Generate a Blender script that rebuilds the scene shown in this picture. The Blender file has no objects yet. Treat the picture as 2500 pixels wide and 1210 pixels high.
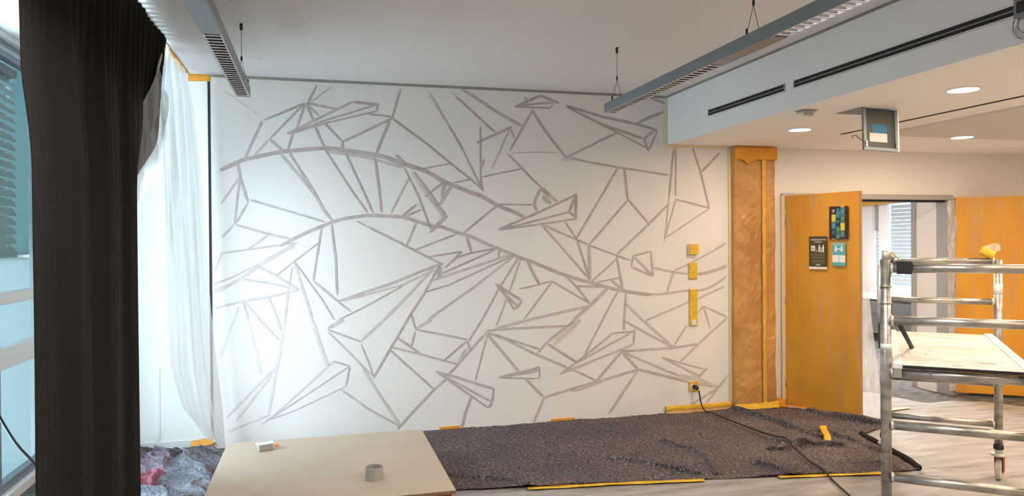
import bpy, bmesh, math, random
from mathutils import Vector, Matrix, noise

# ------------------------------------------------------------------ camera, world, light, exposure
SC = bpy.context.scene
COL = SC.collection
random.seed(7)
F_PX, YAW, PITCH, ROLL = 1803.26, 0.258347, -0.00706925, -0.00743500
cy_, sy_, cp_, sp_ = math.cos(YAW), math.sin(YAW), math.cos(PITCH), math.sin(PITCH)
fwd = Vector((sy_*cp_, cy_*cp_, sp_)); rgt = Vector((cy_, -sy_, 0)); upv = rgt.cross(fwd)
r2 = rgt*math.cos(ROLL) + upv*math.sin(ROLL); u2 = -rgt*math.sin(ROLL) + upv*math.cos(ROLL)
cam_data = bpy.data.cameras.new('camera'); cam = bpy.data.objects.new('camera', cam_data); COL.objects.link(cam)
cam_data.sensor_fit = 'HORIZONTAL'; cam_data.sensor_width = 36.0; cam_data.lens = F_PX*36.0/2500.0
cam_data.clip_start = 0.05; cam_data.clip_end = 200
m = Matrix((r2, u2, -fwd)).transposed().to_4x4(); m.translation = Vector((0, 0, 1.6)); cam.matrix_world = m
SC.camera = cam

world = bpy.data.worlds.new('overcast_sky'); SC.world = world; world.use_nodes = True
bgn = world.node_tree.nodes['Background']
bgn.inputs[0].default_value = (0.72, 0.87, 1.0, 1); bgn.inputs[1].default_value = 14.0

def area(name, loc, rot, sx, sy, energy, color, shape='RECTANGLE', portal=False, spread=math.pi):
    d = bpy.data.lights.new(name, 'AREA'); d.shape = shape; d.size = sx
    if shape in ('RECTANGLE', 'ELLIPSE'): d.size_y = sy
    d.energy = energy; d.color = color; d.spread = spread
    if portal: d.cycles.is_portal = True
    o = bpy.data.objects.new(name, d); COL.objects.link(o); o.location = loc; o.rotation_euler = rot
    return o


SC.view_settings.view_transform = 'Standard'; SC.view_settings.look = 'None'
SC.view_settings.gamma = 1.0; SC.view_settings.use_curve_mapping = False
SC.view_settings.exposure = 0.22
SC.cycles.max_bounces = 8; SC.cycles.diffuse_bounces = 5; SC.cycles.transparent_max_bounces = 40
SC.cycles.sample_clamp_indirect = 6.0
SC.cycles.caustics_reflective = False; SC.cycles.caustics_refractive = False

# ------------------------------------------------------------------ materials
MATS = {}
def nodes_of(name):
    mt = bpy.data.materials.new(name); mt.use_nodes = True
    nt = mt.node_tree; b = nt.nodes['Principled BSDF']; MATS[name] = mt
    return mt, nt, b
def tex_noise(nt, scale, detail=4, rough=0.55, vec=None, stretch=None):
    n = nt.nodes.new('ShaderNodeTexNoise'); n.inputs['Scale'].default_value = scale
    n.inputs['Detail'].default_value = detail; n.inputs['Roughness'].default_value = rough
    tc = nt.nodes.new('ShaderNodeTexCoord'); mp = nt.nodes.new('ShaderNodeMapping')
    nt.links.new(tc.outputs['Object'], mp.inputs['Vector'])
    if stretch:
        mp.inputs['Scale'].default_value = stretch[:3]
        if len(stretch) > 3: mp.inputs['Rotation'].default_value = (0, 0, stretch[3])
    nt.links.new(mp.outputs['Vector'], n.inputs['Vector'])
    return n
def ramp(nt, fac, stops):
    r = nt.nodes.new('ShaderNodeValToRGB'); cr = r.color_ramp
    while len(cr.elements) < len(stops): cr.elements.new(0.5)
    for e, (p, c) in zip(cr.elements, stops): e.position = p; e.color = (*c, 1)
    nt.links.new(fac, r.inputs[0]); return r
def bump(nt, b, fac, strength, dist=0.01):
    bp = nt.nodes.new('ShaderNodeBump'); bp.inputs['Strength'].default_value = strength; bp.inputs['Distance'].default_value = dist
    nt.links.new(fac, bp.inputs['Height']); nt.links.new(bp.outputs[0], b.inputs['Normal']); return bp
def pbr(name, col, rough=0.6, metal=0.0, var=None, bmp=None, spec=0.5):
    """var=(scale, second colour[, stretch]); bmp=(scale, strength[, distance[, stretch]])"""
    mt, nt, b = nodes_of(name)
    b.inputs['Base Color'].default_value = (*col, 1); b.inputs['Roughness'].default_value = rough
    b.inputs['Metallic'].default_value = metal; b.inputs['Specular IOR Level'].default_value = spec
    if var:
        n = tex_noise(nt, var[0], stretch=var[2] if len(var) > 2 else None)
        r = ramp(nt, n.outputs['Fac'], [(0.35, col), (0.68, var[1])]); nt.links.new(r.outputs[0], b.inputs['Base Color'])
    if bmp:
        n2 = tex_noise(nt, bmp[0], stretch=bmp[3] if len(bmp) > 3 else None)
        bump(nt, b, n2.outputs['Fac'], bmp[1], bmp[2] if len(bmp) > 2 else 0.01)
    return mt
def sheer(name, col, opacity, translucency=0.6, rough=0.35, bmp=None, gloss=0.12, var=None):
    """thin film: part transparent, part translucent or diffuse, a little gloss"""
    mt, nt, b = nodes_of(name); nt.nodes.remove(b); out = nt.nodes['Material Output']
    tr = nt.nodes.new('ShaderNodeBsdfTransparent'); df = nt.nodes.new('ShaderNodeBsdfDiffuse'); tl = nt.nodes.new('ShaderNodeBsdfTranslucent')
    gl = nt.nodes.new('ShaderNodeBsdfGlossy'); gl.inputs['Roughness'].default_value = rough
    df.inputs[0].default_value = (*col, 1); tl.inputs[0].default_value = (*col, 1)
    a = nt.nodes.new('ShaderNodeMixShader'); a.inputs[0].default_value = translucency
    nt.links.new(df.outputs[0], a.inputs[1]); nt.links.new(tl.outputs[0], a.inputs[2])
    g = nt.nodes.new('ShaderNodeMixShader'); g.inputs[0].default_value = gloss
    nt.links.new(a.outputs[0], g.inputs[1]); nt.links.new(gl.outputs[0], g.inputs[2])
    c = nt.nodes.new('ShaderNodeMixShader'); c.inputs[0].default_value = opacity
    if var:
        n = tex_noise(nt, var[0], stretch=var[3] if len(var) > 3 else None)
        r = nt.nodes.new('ShaderNodeMapRange'); lo, hi = var[4] if len(var) > 4 else (0.35, 0.65); r.inputs[1].default_value = lo; r.inputs[2].default_value = hi
        r.inputs[3].default_value = var[1]; r.inputs[4].default_value = var[2]
        nt.links.new(n.outputs['Fac'], r.inputs[0]); nt.links.new(r.outputs[0], c.inputs[0])
    nt.links.new(tr.outputs[0], c.inputs[1]); nt.links.new(g.outputs[0], c.inputs[2]); nt.links.new(c.outputs[0], out.inputs[0])
    if bmp:
        n2 = tex_noise(nt, bmp[0], stretch=bmp[3] if len(bmp) > 3 else None)
        bp = nt.nodes.new('ShaderNodeBump'); bp.inputs['Strength'].default_value = bmp[1]; bp.inputs['Distance'].default_value = bmp[2]
        nt.links.new(n2.outputs['Fac'], bp.inputs['Height'])
        for s in (df, gl): nt.links.new(bp.outputs[0], s.inputs['Normal'])
    return mt
def glow(name, col, strength):
    mt, nt, b = nodes_of(name); b.inputs['Base Color'].default_value = (*col, 1)
    b.inputs['Emission Color'].default_value = (*col, 1); b.inputs['Emission Strength'].default_value = strength
    return mt

M_WALL = pbr('wall_paint', (0.80, 0.78, 0.745), 0.75, bmp=(180, 0.05, 0.002))
M_WALL2 = pbr('wall_paint_white', (0.88, 0.87, 0.86), 0.8, bmp=(180, 0.05, 0.002))
M_CEIL = pbr('ceiling_paint', (0.80, 0.79, 0.785), 0.9, bmp=(140, 0.04, 0.002))
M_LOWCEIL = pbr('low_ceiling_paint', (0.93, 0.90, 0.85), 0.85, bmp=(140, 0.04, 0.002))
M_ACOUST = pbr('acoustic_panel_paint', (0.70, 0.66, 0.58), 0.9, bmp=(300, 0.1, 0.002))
M_SOFFIT = pbr('soffit_daylight_tint', (0.90, 0.95, 0.98), 0.8, bmp=(140, 0.04, 0.002))  # cool daylight tint and brightness put into the base colour
M_SHADOWGAP = pbr('shadow_gap_grey', (0.30, 0.28, 0.25), 0.8)
M_BLACK = pbr('black_gap', (0.012, 0.012, 0.012), 0.7)
M_BLACKRUB = pbr('black_rubber', (0.015, 0.014, 0.014), 0.45)
M_GREYMETAL = pbr('grey_lacquered_metal', (0.22, 0.265, 0.30), 0.4, 0.2)
M_FRAMEGREY = pbr('door_frame_grey', (0.40, 0.40, 0.40), 0.45, 0.2)
M_ALU = pbr('worn_aluminium', (0.52, 0.50, 0.46), 0.38, 0.85, var=(9, (0.29, 0.275, 0.25), (1, 1, 3)), bmp=(60, 0.2, 0.002))
M_ALUPAINT = pbr('paint_splashed_aluminium', (0.70, 0.68, 0.64), 0.5, 0.5, var=(14, (0.45, 0.43, 0.40)), bmp=(60, 0.2, 0.002))
M_WHITEMETAL = pbr('white_metal', (0.80, 0.80, 0.80), 0.4, 0.1)
M_LOUVRE = pbr('white_louvre', (0.78, 0.78, 0.79), 0.4, 0.35)
M_MIRROR = pbr('louvre_aluminium', (0.82, 0.83, 0.85), 0.18, 0.9)
M_WHITEPLASTIC = pbr('white_plastic', (0.80, 0.79, 0.76), 0.45)
M_TAPE = pbr('yellow_masking_tape', (0.83, 0.53, 0.045), 0.55, var=(25, (0.68, 0.38, 0.025)), bmp=(40, 0.4, 0.004))
M_ORANGETAPE = pbr('orange_masking_tape', (0.80, 0.36, 0.03), 0.55, var=(12, (0.66, 0.27, 0.02)), bmp=(40, 0.3, 0.004))
M_COLTAPE = pbr('column_tape', (0.74, 0.42, 0.06), 0.5, var=(12, (0.60, 0.31, 0.05)), bmp=(30, 0.3, 0.01))
M_PALETAPE = pbr('pale_masking_tape', (0.80, 0.66, 0.38), 0.6)
M_KRAFT = pbr('brown_masking_paper', (0.58, 0.315, 0.095), 0.36, var=(2.2, (0.42, 0.21, 0.065), (1.2, 1.2, 0.8)), bmp=(11, 0.55, 0.03, (1.0, 1.0, 0.9)))
M_WOOD = pbr('beech_door_veneer', (0.70, 0.335, 0.018), 0.4, var=(2.2, (0.60, 0.255, 0.012), (1.6, 1.6, 0.7)), bmp=(30, 0.03, 0.002, (4, 4, 0.3)))
M_WOODEDGE = pbr('door_edge_wood', (0.36, 0.19, 0.06), 0.5)
M_FILM = sheer('clear_protective_film', (0.9, 0.82, 0.70), 0.12, 0.3, 0.2, bmp=(9, 0.9, 0.05, (4, 4, 0.35)), gloss=0.45, var=(2.4, 0.02, 0.22, (5, 5, 0.45), (0.52, 0.72)))
M_FILMW = sheer('hazy_protective_film', (0.92, 0.92, 0.92), 0.62, 0.5, 0.3, bmp=(10, 0.8, 0.05, (2, 2, 0.5)), gloss=0.2, var=(6, 0.45, 0.8, (3, 3, 0.5)))
M_DUST = sheer('dust_sheet_plastic', (0.93, 0.95, 0.97), 0.7, 0.5, 0.35, bmp=(3, 0.3, 0.05, (2, 2, 0.3)), gloss=0.04, var=(1.5, 0.52, 0.82, (3, 3, 0.25)))
M_DUST2 = sheer('dust_sheet_plastic_doubled', (0.90, 0.93, 0.95), 0.62, 0.45, 0.35, bmp=(3, 0.3, 0.05, (2, 2, 0.3)), gloss=0.06, var=(3, 0.40, 0.80, (3, 3, 0.6)))
M_CURTAIN = pbr('dark_curtain_cloth', (0.013, 0.0125, 0.011), 0.9, bmp=(400, 0.3, 0.002), spec=0.15)
M_MDF = pbr('fibreboard', (0.58, 0.465, 0.355), 0.5, var=(2.5, (0.53, 0.425, 0.32)), bmp=(250, 0.06, 0.002))
M_MDFEDGE = pbr('fibreboard_edge', (0.20, 0.13, 0.08), 0.7)
M_RED = pbr('red_laminate', (0.42, 0.05, 0.035), 0.45)
M_PVC = pbr('grey_plastic_tube', (0.37, 0.35, 0.32), 0.55, bmp=(80, 0.1, 0.002))
M_TEALGLASS = sheer('frosted_teal_glass', (0.50, 0.66, 0.68), 0.95, 0.7, 0.2, gloss=0.05)
M_SCREENLOW = sheer('sky_dimmer_low', (0.205, 0.235, 0.235), 1.0, 1.0, 0.5, gloss=0.0)  # dense sheet that sets how bright the sky looks behind it
M_SCREENUP = sheer('sky_dimmer_up', (0.095, 0.150, 0.152), 1.0, 1.0, 0.5, gloss=0.0)
M_DESK = pbr('white_desk_top', (0.82, 0.76, 0.72), 0.5)
M_WHEEL = pbr('off_white_nylon', (0.66, 0.61, 0.54), 0.6, var=(30, (0.42, 0.38, 0.33)))
M_REDPAINT = pbr('dark_red_paint', (0.25, 0.035, 0.03), 0.5)
M_PINK = pbr('pink_felt', (0.26, 0.06, 0.10), 0.95, var=(60, (0.40, 0.17, 0.22)), bmp=(150, 0.5, 0.005))
M_MAUVE = pbr('mauve_felt', (0.17, 0.13, 0.17), 0.95, var=(40, (0.33, 0.26, 0.31)), bmp=(150, 0.5, 0.005))
M_CYANPAPER = pbr('pale_cyan_paper', (0.30, 0.62, 0.70), 0.7, bmp=(30, 0.3, 0.01))
M_SLAT = pbr('blind_slat_teal', (0.10, 0.22, 0.22), 0.5, 0.0)
M_SLATB = pbr('blind_slat_blue', (0.50, 0.60, 0.66), 0.4, 0.1)
M_DARKPOST = pbr('poster_dark', (0.03, 0.035, 0.03), 0.35)
def flat(name, c): return pbr(name, c, 0.5)

def make_glass():
    mt, nt, b = nodes_of('window_glass'); nt.nodes.remove(b); out = nt.nodes['Material Output']
    tr = nt.nodes.new('ShaderNodeBsdfTransparent'); tr.inputs[0].default_value = (0.95, 0.99, 0.99, 1)
    gl = nt.nodes.new('ShaderNodeBsdfGlossy'); gl.inputs['Roughness'].default_value = 0.02
    lw = nt.nodes.new('ShaderNodeLayerWeight'); lw.inputs[0].default_value = 0.5
    pw = nt.nodes.new('ShaderNodeMath'); pw.operation = 'POWER'; pw.inputs[1].default_value = 4.0; nt.links.new(lw.outputs['Facing'], pw.inputs[0])
    ml = nt.nodes.new('ShaderNodeMath'); ml.operation = 'MULTIPLY_ADD'; ml.inputs[1].default_value = 0.5; ml.inputs[2].default_value = 0.04; nt.links.new(pw.outputs[0], ml.inputs[0])
    mx = nt.nodes.new('ShaderNodeMixShader'); nt.links.new(ml.outputs[0], mx.inputs[0])
    nt.links.new(tr.outputs[0], mx.inputs[1]); nt.links.new(gl.outputs[0], mx.inputs[2]); nt.links.new(mx.outputs[0], out.inputs[0])
    return mt
M_GLASS = make_glass()

def make_fleece(name, base, mid, light, scale=1.0):
    mt, nt, b = nodes_of(name); b.inputs['Roughness'].default_value = 1.0; b.inputs['Specular IOR Level'].default_value = 0.1
    n = tex_noise(nt, 42*scale, 6, 0.85, stretch=(1.0, 1.7, 1.0, 0.35))
    r = ramp(nt, n.outputs['Fac'], [(0.41, base), (0.475, mid), (0.55, mid), (0.63, light)])
    big = tex_noise(nt, 2.0, 3); rb = ramp(nt, big.outputs['Fac'], [(0.35, (0.78, 0.78, 0.82)), (0.65, (1.05, 0.98, 0.96))])
    mx = nt.nodes.new('ShaderNodeMix'); mx.data_type = 'RGBA'; mx.blend_type = 'MULTIPLY'; mx.inputs[0].default_value = 1.0
    nt.links.new(r.outputs[0], mx.inputs[6]); nt.links.new(rb.outputs[0], mx.inputs[7])
    vo = nt.nodes.new('ShaderNodeTexVoronoi'); vo.inputs['Scale'].default_value = 26*scale
    tc = nt.nodes.new('ShaderNodeTexCoord'); nt.links.new(tc.outputs['Object'], vo.inputs['Vector'])
    sp = ramp(nt, vo.outputs['Distance'], [(0.10, (1, 1, 1)), (0.17, (0, 0, 0))])
    pk = nt.nodes.new('ShaderNodeMath'); pk.operation = 'GREATER_THAN'; pk.inputs[1].default_value = 0.62
    sx = nt.nodes.new('ShaderNodeSeparateColor'); nt.links.new(vo.outputs['Color'], sx.inputs[0]); nt.links.new(sx.outputs[0], pk.inputs[0])
    mu = nt.nodes.new('ShaderNodeMath'); mu.operation = 'MULTIPLY'; nt.links.new(sp.outputs[0], mu.inputs[0]); nt.links.new(pk.outputs[0], mu.inputs[1])
    m2 = nt.nodes.new('ShaderNodeMix'); m2.data_type = 'RGBA'
    m2.inputs[7].default_value = (0.46, 0.43, 0.41, 1)
    nt.links.new(mu.outputs[0], m2.inputs[0]); nt.links.new(mx.outputs[2], m2.inputs[6])
    nt.links.new(m2.outputs[2], b.inputs['Base Color'])
    n2 = tex_noise(nt, 48*scale, 5, 0.8); bump(nt, b, n2.outputs['Fac'], 0.7, 0.012)
    return mt
M_FLEECE = make_fleece('painters_fleece', (0.020, 0.018, 0.020), (0.160, 0.137, 0.139), (0.50, 0.45, 0.435))
M_FLEECEB = make_fleece('grey_fleece', (0.05, 0.056, 0.068), (0.25, 0.265, 0.295), (0.50, 0.51, 0.53))

def make_sheet():
    mt, nt, b = nodes_of('dirty_floor_sheet'); b.inputs['Roughness'].default_value = 0.42
    n = tex_noise(nt, 2.0, 6, 0.62, stretch=(1.0, 5.5, 1, math.radians(38)))
    r = ramp(nt, n.outputs['Fac'], [(0.30, (0.17, 0.155, 0.145)), (0.42, (0.33, 0.31, 0.30)), (0.56, (0.40, 0.385, 0.375)), (0.74, (0.50, 0.49, 0.48))])
    nt.links.new(r.outputs[0], b.inputs['Base Color'])
    n2 = tex_noise(nt, 3.0, 6, 0.6, stretch=(1.2, 6, 1, math.radians(35))); bump(nt, b, n2.outputs['Fac'], 0.5, 0.03)
    return mt
M_SHEET = make_sheet()
def make_carpet():
    mt, nt, b = nodes_of('dark_striped_carpet'); b.inputs['Roughness'].default_value = 1.0
    n = tex_noise(nt, 9, 5, 0.7, stretch=(0.6, 5, 1))
    r = ramp(nt, n.outputs['Fac'], [(0.38, (0.035, 0.035, 0.035)), (0.52, (0.12, 0.115, 0.11)), (0.66, (0.25, 0.24, 0.22))])
    nt.links.new(r.outputs[0], b.inputs['Base Color']); return mt
M_CARPET = make_carpet()

PAINT = {}
WALL_RGB, PAINT_A, PAINT_B = (0.80, 0.78, 0.745), (0.30, 0.250, 0.247), (0.365, 0.270, 0.268)
def paint_mat(op):
    """mauve paint mixed towards the wall colour: thin coats, and window glare on lower left strokes"""
    op = max(20, min(90, int(round(op/5.0)*5)))
    if op in PAINT: return PAINT[op]
    mt, nt, b = nodes_of('mauve_brush_paint_%d' % op); b.inputs['Roughness'].default_value = 0.7
    mixc = lambda c, k: tuple(w+(q-w)*k for w, q in zip(WALL_RGB, c)); k = op/100.0
    n = tex_noise(nt, 14, 5, 0.7)
    r = ramp(nt, n.outputs['Fac'], [(0.32, mixc(PAINT_A, min(1, k+0.10))), (0.5, mixc(PAINT_B, k)), (0.68, mixc(PAINT_B, max(0.05, k-0.16)))])
    nt.links.new(r.outputs[0], b.inputs['Base Color']); PAINT[op] = mt; return mt

# ------------------------------------------------------------------ mesh helpers
class MB:
    def __init__(self): self.bm = bmesh.new()
    def box(self, x0, x1, y0, y1, z0, z1, bev=0.0, M=None):
        g = bmesh.ops.create_cube(self.bm, size=1.0)['verts']
        for v in g: v.co = Vector((x0+(v.co.x+.5)*(x1-x0), y0+(v.co.y+.5)*(y1-y0), z0+(v.co.z+.5)*(z1-z0)))
        if bev > 0:
            es = list({e for v in g for e in v.link_edges})
            r = bmesh.ops.bevel(self.bm, geom=es, offset=bev, segments=1, affect='EDGES', profile=0.5)
            g = list({v for f in r['faces'] for v in f.verts} | {v for v in g if v.is_valid})
        if M is not None:
            for v in g: v.co = M @ v.co
        return self
    def tube(self, pts, r, seg=12, caps=True, radii=None):
        pts = [Vector(p) for p in pts]; rings = []; n = len(pts); prev = None
        for i, p in enumerate(pts):
            t = (pts[min(i+1, n-1)]-pts[max(i-1, 0)]).normalized()
            if prev is None:
                a = Vector((0, 0, 1)) if abs(t.z) < 0.9 else Vector((1, 0, 0)); u = t.cross(a).normalized()
            else:
                u = (prev-t*prev.dot(t)).normalized()
            prev = u; w = t.cross(u); rr = radii[i] if radii else r
            rings.append([self.bm.verts.new(p+(u*math.cos(2*math.pi*k/seg)+w*math.sin(2*math.pi*k/seg))*rr) for k in range(seg)])
        for a, b in zip(rings, rings[1:]):
            for k in range(seg): self.bm.faces.new((a[k], a[(k+1) % seg], b[(k+1) % seg], b[k]))
        if caps and seg > 2:
            self.bm.faces.new(rings[0][::-1]); self.bm.faces.new(rings[-1])
        return self
    def lathe(self, c, prof, seg=32, axis='z', M=None):
        """prof: list of (radius, height)"""
        c = Vector(c); rings = []
        for r, h in prof:
            ring = []
            for k in range(seg):
                a = 2*math.pi*k/seg; p = Vector((r*math.cos(a), r*math.sin(a), h))
                if axis == 'y': p = Vector((p.x, p.z, p.y))
                if axis == 'x': p = Vector((p.z, p.x, p.y))
                if M is not None: p = M @ p
                ring.append(self.bm.verts.new(c+p))
            rings.append(ring)
        for a, b in zip(rings, rings[1:]):
            for k in range(seg): self.bm.faces.new((a[k], a[(k+1) % seg], b[(k+1) % seg], b[k]))
        if prof[0][0] > 1e-6: self.bm.faces.new(rings[0][::-1])
        if prof[-1][0] > 1e-6: self.bm.faces.new(rings[-1])
        return self
    def grid(self, nx, ny, fn):
        vs = [[self.bm.verts.new(fn(i/(nx-1), j/(ny-1))) for j in range(ny)] for i in range(nx)]
        for i in range(nx-1):
            for j in range(ny-1): self.bm.faces.new((vs[i][j], vs[i+1][j], vs[i+1][j+1], vs[i][j+1]))
        return self
    def prism(self, poly, z0, z1):
        a = [self.bm.verts.new((x, y, z0)) for x, y in poly]; b = [self.bm.verts.new((x, y, z1)) for x, y in poly]; n = len(poly)
        self.bm.faces.new(a[::-1]); self.bm.faces.new(b)
        for k in range(n): self.bm.faces.new((a[k], a[(k+1) % n], b[(k+1) % n], b[k]))
        return self
    def plate(self, pts3, normal, t):
        """flat polygon extruded by t along normal"""
        nrm = Vector(normal)*t
        a = [self.bm.verts.new(Vector(p)) for p in pts3]; b = [self.bm.verts.new(Vector(p)+nrm) for p in pts3]; n = len(a)
        self.bm.faces.new(a[::-1]); self.bm.faces.new(b)
        for k in range(n): self.bm.faces.new((a[k], a[(k+1) % n], b[(k+1) % n], b[k]))
        return self
    def build(self, name, mat, parent=None, smooth=False, solid=0.0, **props):
        bmesh.ops.remove_doubles(self.bm, verts=self.bm.verts, dist=1e-6) if False else None
        bmesh.ops.recalc_face_normals(self.bm, faces=self.bm.faces)
        me = bpy.data.meshes.new(name); self.bm.to_mesh(me); self.bm.free()
        me.materials.append(mat)
        if smooth:
            for p in me.polygons: p.use_smooth = True
        o = bpy.data.objects.new(name, me); COL.objects.link(o)
        if parent is not None: attach(o, parent)
        if solid:
            s = o.modifiers.new('thickness', 'SOLIDIFY'); s.thickness = solid; s.offset = 0
        for k, v in props.items(): o[k] = v
        return o
WORLD_LOC = {}
def attach(o, parent):
    o.parent = parent
    o.location = -WORLD_LOC.get(parent.name, Vector((0, 0, 0)))
def thing(name, label, cat, loc, group=None, kind=None):
    o = bpy.data.objects.new(name, None); COL.objects.link(o); o.location = loc; o.empty_display_size = 0.1
    WORLD_LOC[o.name] = Vector(loc)
    if label: o['label'] = label
    if cat: o['category'] = cat
    if group: o['group'] = group
    if kind: o['kind'] = kind
    return o
def tag(o, label, cat=None, group=None, kind=None):
    if label: o['label'] = label
    if cat: o['category'] = cat
    if group: o['group'] = group
    if kind: o['kind'] = kind
    return o
def lerp_poly(pts, t):
    n = len(pts)-1; x = min(max(t, 0), 1)*n; i = min(int(x), n-1); f = x-i
    return [a+(b-a)*f for a, b in zip(pts[i], pts[i+1])]
def arclen_poly(pts):
    d = [0.0]
    for a, b in zip(pts, pts[1:]): d.append(d[-1]+math.dist(a, b))
    L = d[-1]
    def at(t):
        s = min(max(t, 0), 1)*L
        for i in range(len(d)-1):
            if s <= d[i+1] or i == len(d)-2:
                f = (s-d[i])/max(1e-9, d[i+1]-d[i]); return [a+(b-a)*f for a, b in zip(pts[i], pts[i+1])]
    return at
def catmull(pts, n=6):
    out = []; P = [pts[0]]+list(pts)+[pts[-1]]
    for i in range(1, len(P)-2):
        for k in range(n):
            t = k/n; r = []
            for a, b, c, d in zip(P[i-1], P[i], P[i+1], P[i+2]):
                r.append(0.5*(2*b+(c-a)*t+(2*a-5*b+4*c-d)*t*t+(3*b-a-3*c+d)*t**3))
            out.append(tuple(r))
    out.append(tuple(pts[-1])); return out
def seg_dist(px, py, poly):
    best = 9
    for (ax, ay), (bx, by) in zip(poly, poly[1:]):
        dx, dy = bx-ax, by-ay; t = max(0, min(1, ((px-ax)*dx+(py-ay)*dy)/(dx*dx+dy*dy)))
        best = min(best, math.hypot(px-ax-t*dx, py-ay-t*dy))
    return best
def nz(x, y, z=0.0): return noise.noise(Vector((x, y, z)))
def text_mesh(name, body, size, mat, M, parent, align='CENTER'):
    cu = bpy.data.curves.new(name, 'FONT'); cu.body = body; cu.size = size; cu.align_x = align; cu.align_y = 'CENTER'; cu.extrude = 0.0003
    cu.resolution_u = 2
    t = bpy.data.objects.new(name, cu); COL.objects.link(t)
    dg = bpy.context.evaluated_depsgraph_get(); me = bpy.data.meshes.new_from_object(t.evaluated_get(dg))
    bpy.data.objects.remove(t); bpy.data.curves.remove(cu)
    me.transform(M); me.materials.clear(); me.materials.append(mat)
    o = bpy.data.objects.new(name, me); COL.objects.link(o); attach(o, parent); return o

# ------------------------------------------------------------------ the room shell
WY, CZ, LZ, SX = 6.2, 2.935, 2.49, 3.12        # mural wall, ceiling, lowered ceiling, soffit face
def struct(name, mb, mat, label, **k): return tag(mb.build(name, mat, **k), label, kind='structure')
struct('floor', MB().box(-1.95, 10.0, -2.6, 13.0, -0.1, 0.0), M_CARPET, 'dark striped carpet floor running into the next room')
wb = MB()
wb.box(-1.95, 4.31, WY, WY+0.14, 0, CZ+0.05).box(6.33, 10.0, WY, WY+0.14, 0, CZ+0.05).box(4.31, 6.33, WY, WY+0.14, 2.055, CZ+0.05)
WALL = struct('wall_back', wb, M_WALL, 'long white wall carrying the half painted mural lines')
struct('wall_front', MB().box(-1.95, 8.6, -2.7, -2.6, 0, CZ+0.05), M_WALL2, 'plain white wall behind the viewer')
struct('wall_right', MB().box(8.5, 8.6, -2.6, WY, 0, CZ+0.05), M_WALL2, 'plain white wall on the door side')
wl = MB(); wl.box(-2.0, -1.86, 6.02, WY, 0, CZ).box(-2.0, -1.86, -2.6, 2.9, 0, CZ).box(-2.0, -1.86, 2.9, 6.02, -0.02, 0.06).box(-2.0, -1.86, 2.9, 6.02, 2.90, CZ)
struct('wall_left', wl, M_WALL2, 'narrow white piers around the window band')
struct('ceiling', MB().box(-2.0, SX+0.02, -2.7, WY+0.05, CZ, CZ+0.08), M_CEIL, 'plain off white main ceiling')
HX0, HX1, HY0, HY1 = 3.515, 3.805, 4.175, 4.445
lc = MB().box(SX+0.02, HX0, -2.6, WY, LZ, LZ+0.03).box(HX1, 8.5, -2.6, WY, LZ, LZ+0.03).box(HX0, HX1, -2.6, HY0, LZ, LZ+0.03).box(HX0, HX1, HY1, WY, LZ, LZ+0.03)
struct('ceiling_lowered', lc, M_LOWCEIL, 'lowered cream ceiling with round downlights on the right')
struct('ceiling_void', MB().box(SX+0.02, 8.5, -2.6, WY, CZ, CZ+0.05), M_BLACK, 'dark void above the lowered ceiling')
struct('ceiling_soffit', MB().box(SX, SX+0.02, -2.6, WY, LZ, CZ+0.02), M_SOFFIT, 'white vertical face of the ceiling step with air slots')
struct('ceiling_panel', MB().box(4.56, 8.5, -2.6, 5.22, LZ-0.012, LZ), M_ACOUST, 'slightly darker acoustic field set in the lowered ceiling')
struct('trim_1', MB().box(-0.79, SX, WY-0.006, WY, CZ-0.022, CZ), M_SHADOWGAP, 'thin grey shadow gap between mural wall and ceiling')
struct('trim_2', MB().box(-0.815, -0.797, WY-0.004, WY, 0.0, CZ-0.02), M_BLACK, 'narrow black vertical joint at the left end of the mural')
struct('trim_3', MB().box(SX-0.006, SX, -2.6, WY-0.02, CZ-0.016, CZ), M_SHADOWGAP, 'grey shadow line along the top of the ceiling step')
cs = MB().box(4.245, 4.256, -2.6, 5.29, LZ-0.003, LZ).box(4.264, 4.275, -2.6, 5.29, LZ-0.003, LZ)
struct('trim_4', cs, M_BLACK, 'double dark slot line in the lowered ceiling')
# rough plaster band and white edge at the wall foot
rp = MB()
pts = [(x, 0.022+0.012*nz(x*6, 1)+0.006*nz(x*25, 2)) for x in [0.86+i*0.02 for i in range(112)]]
rp.plate([(0.86, WY, 0.0)]+[(x, WY, max(z, 0.008)) for x, z in pts]+[(3.08, WY, 0.0)], (0, -1, 0), 0.003)
struct('trim_5', rp, pbr('bare_plaster', (0.50, 0.46, 0.41), 0.9, bmp=(60, 0.6, 0.01)), 'rough bare plaster edge along the foot of the mural wall')
struct('baseboard_left', MB().box(-1.86, -0.80, WY-0.014, WY, 0, 0.085, 0.002), M_WHITEMETAL, 'low white baseboard left of the mural')
struct('trim_6', MB().box(-1.222, -1.180, WY-0.005, WY, 0.086, 0.66, 0.001).box(-1.213, -1.190, WY-0.007, WY-0.005, 0.086, 0.66, 0.0005), M_WHITEMETAL, 'slim twin white cable trunking standing on the left baseboard')

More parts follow.
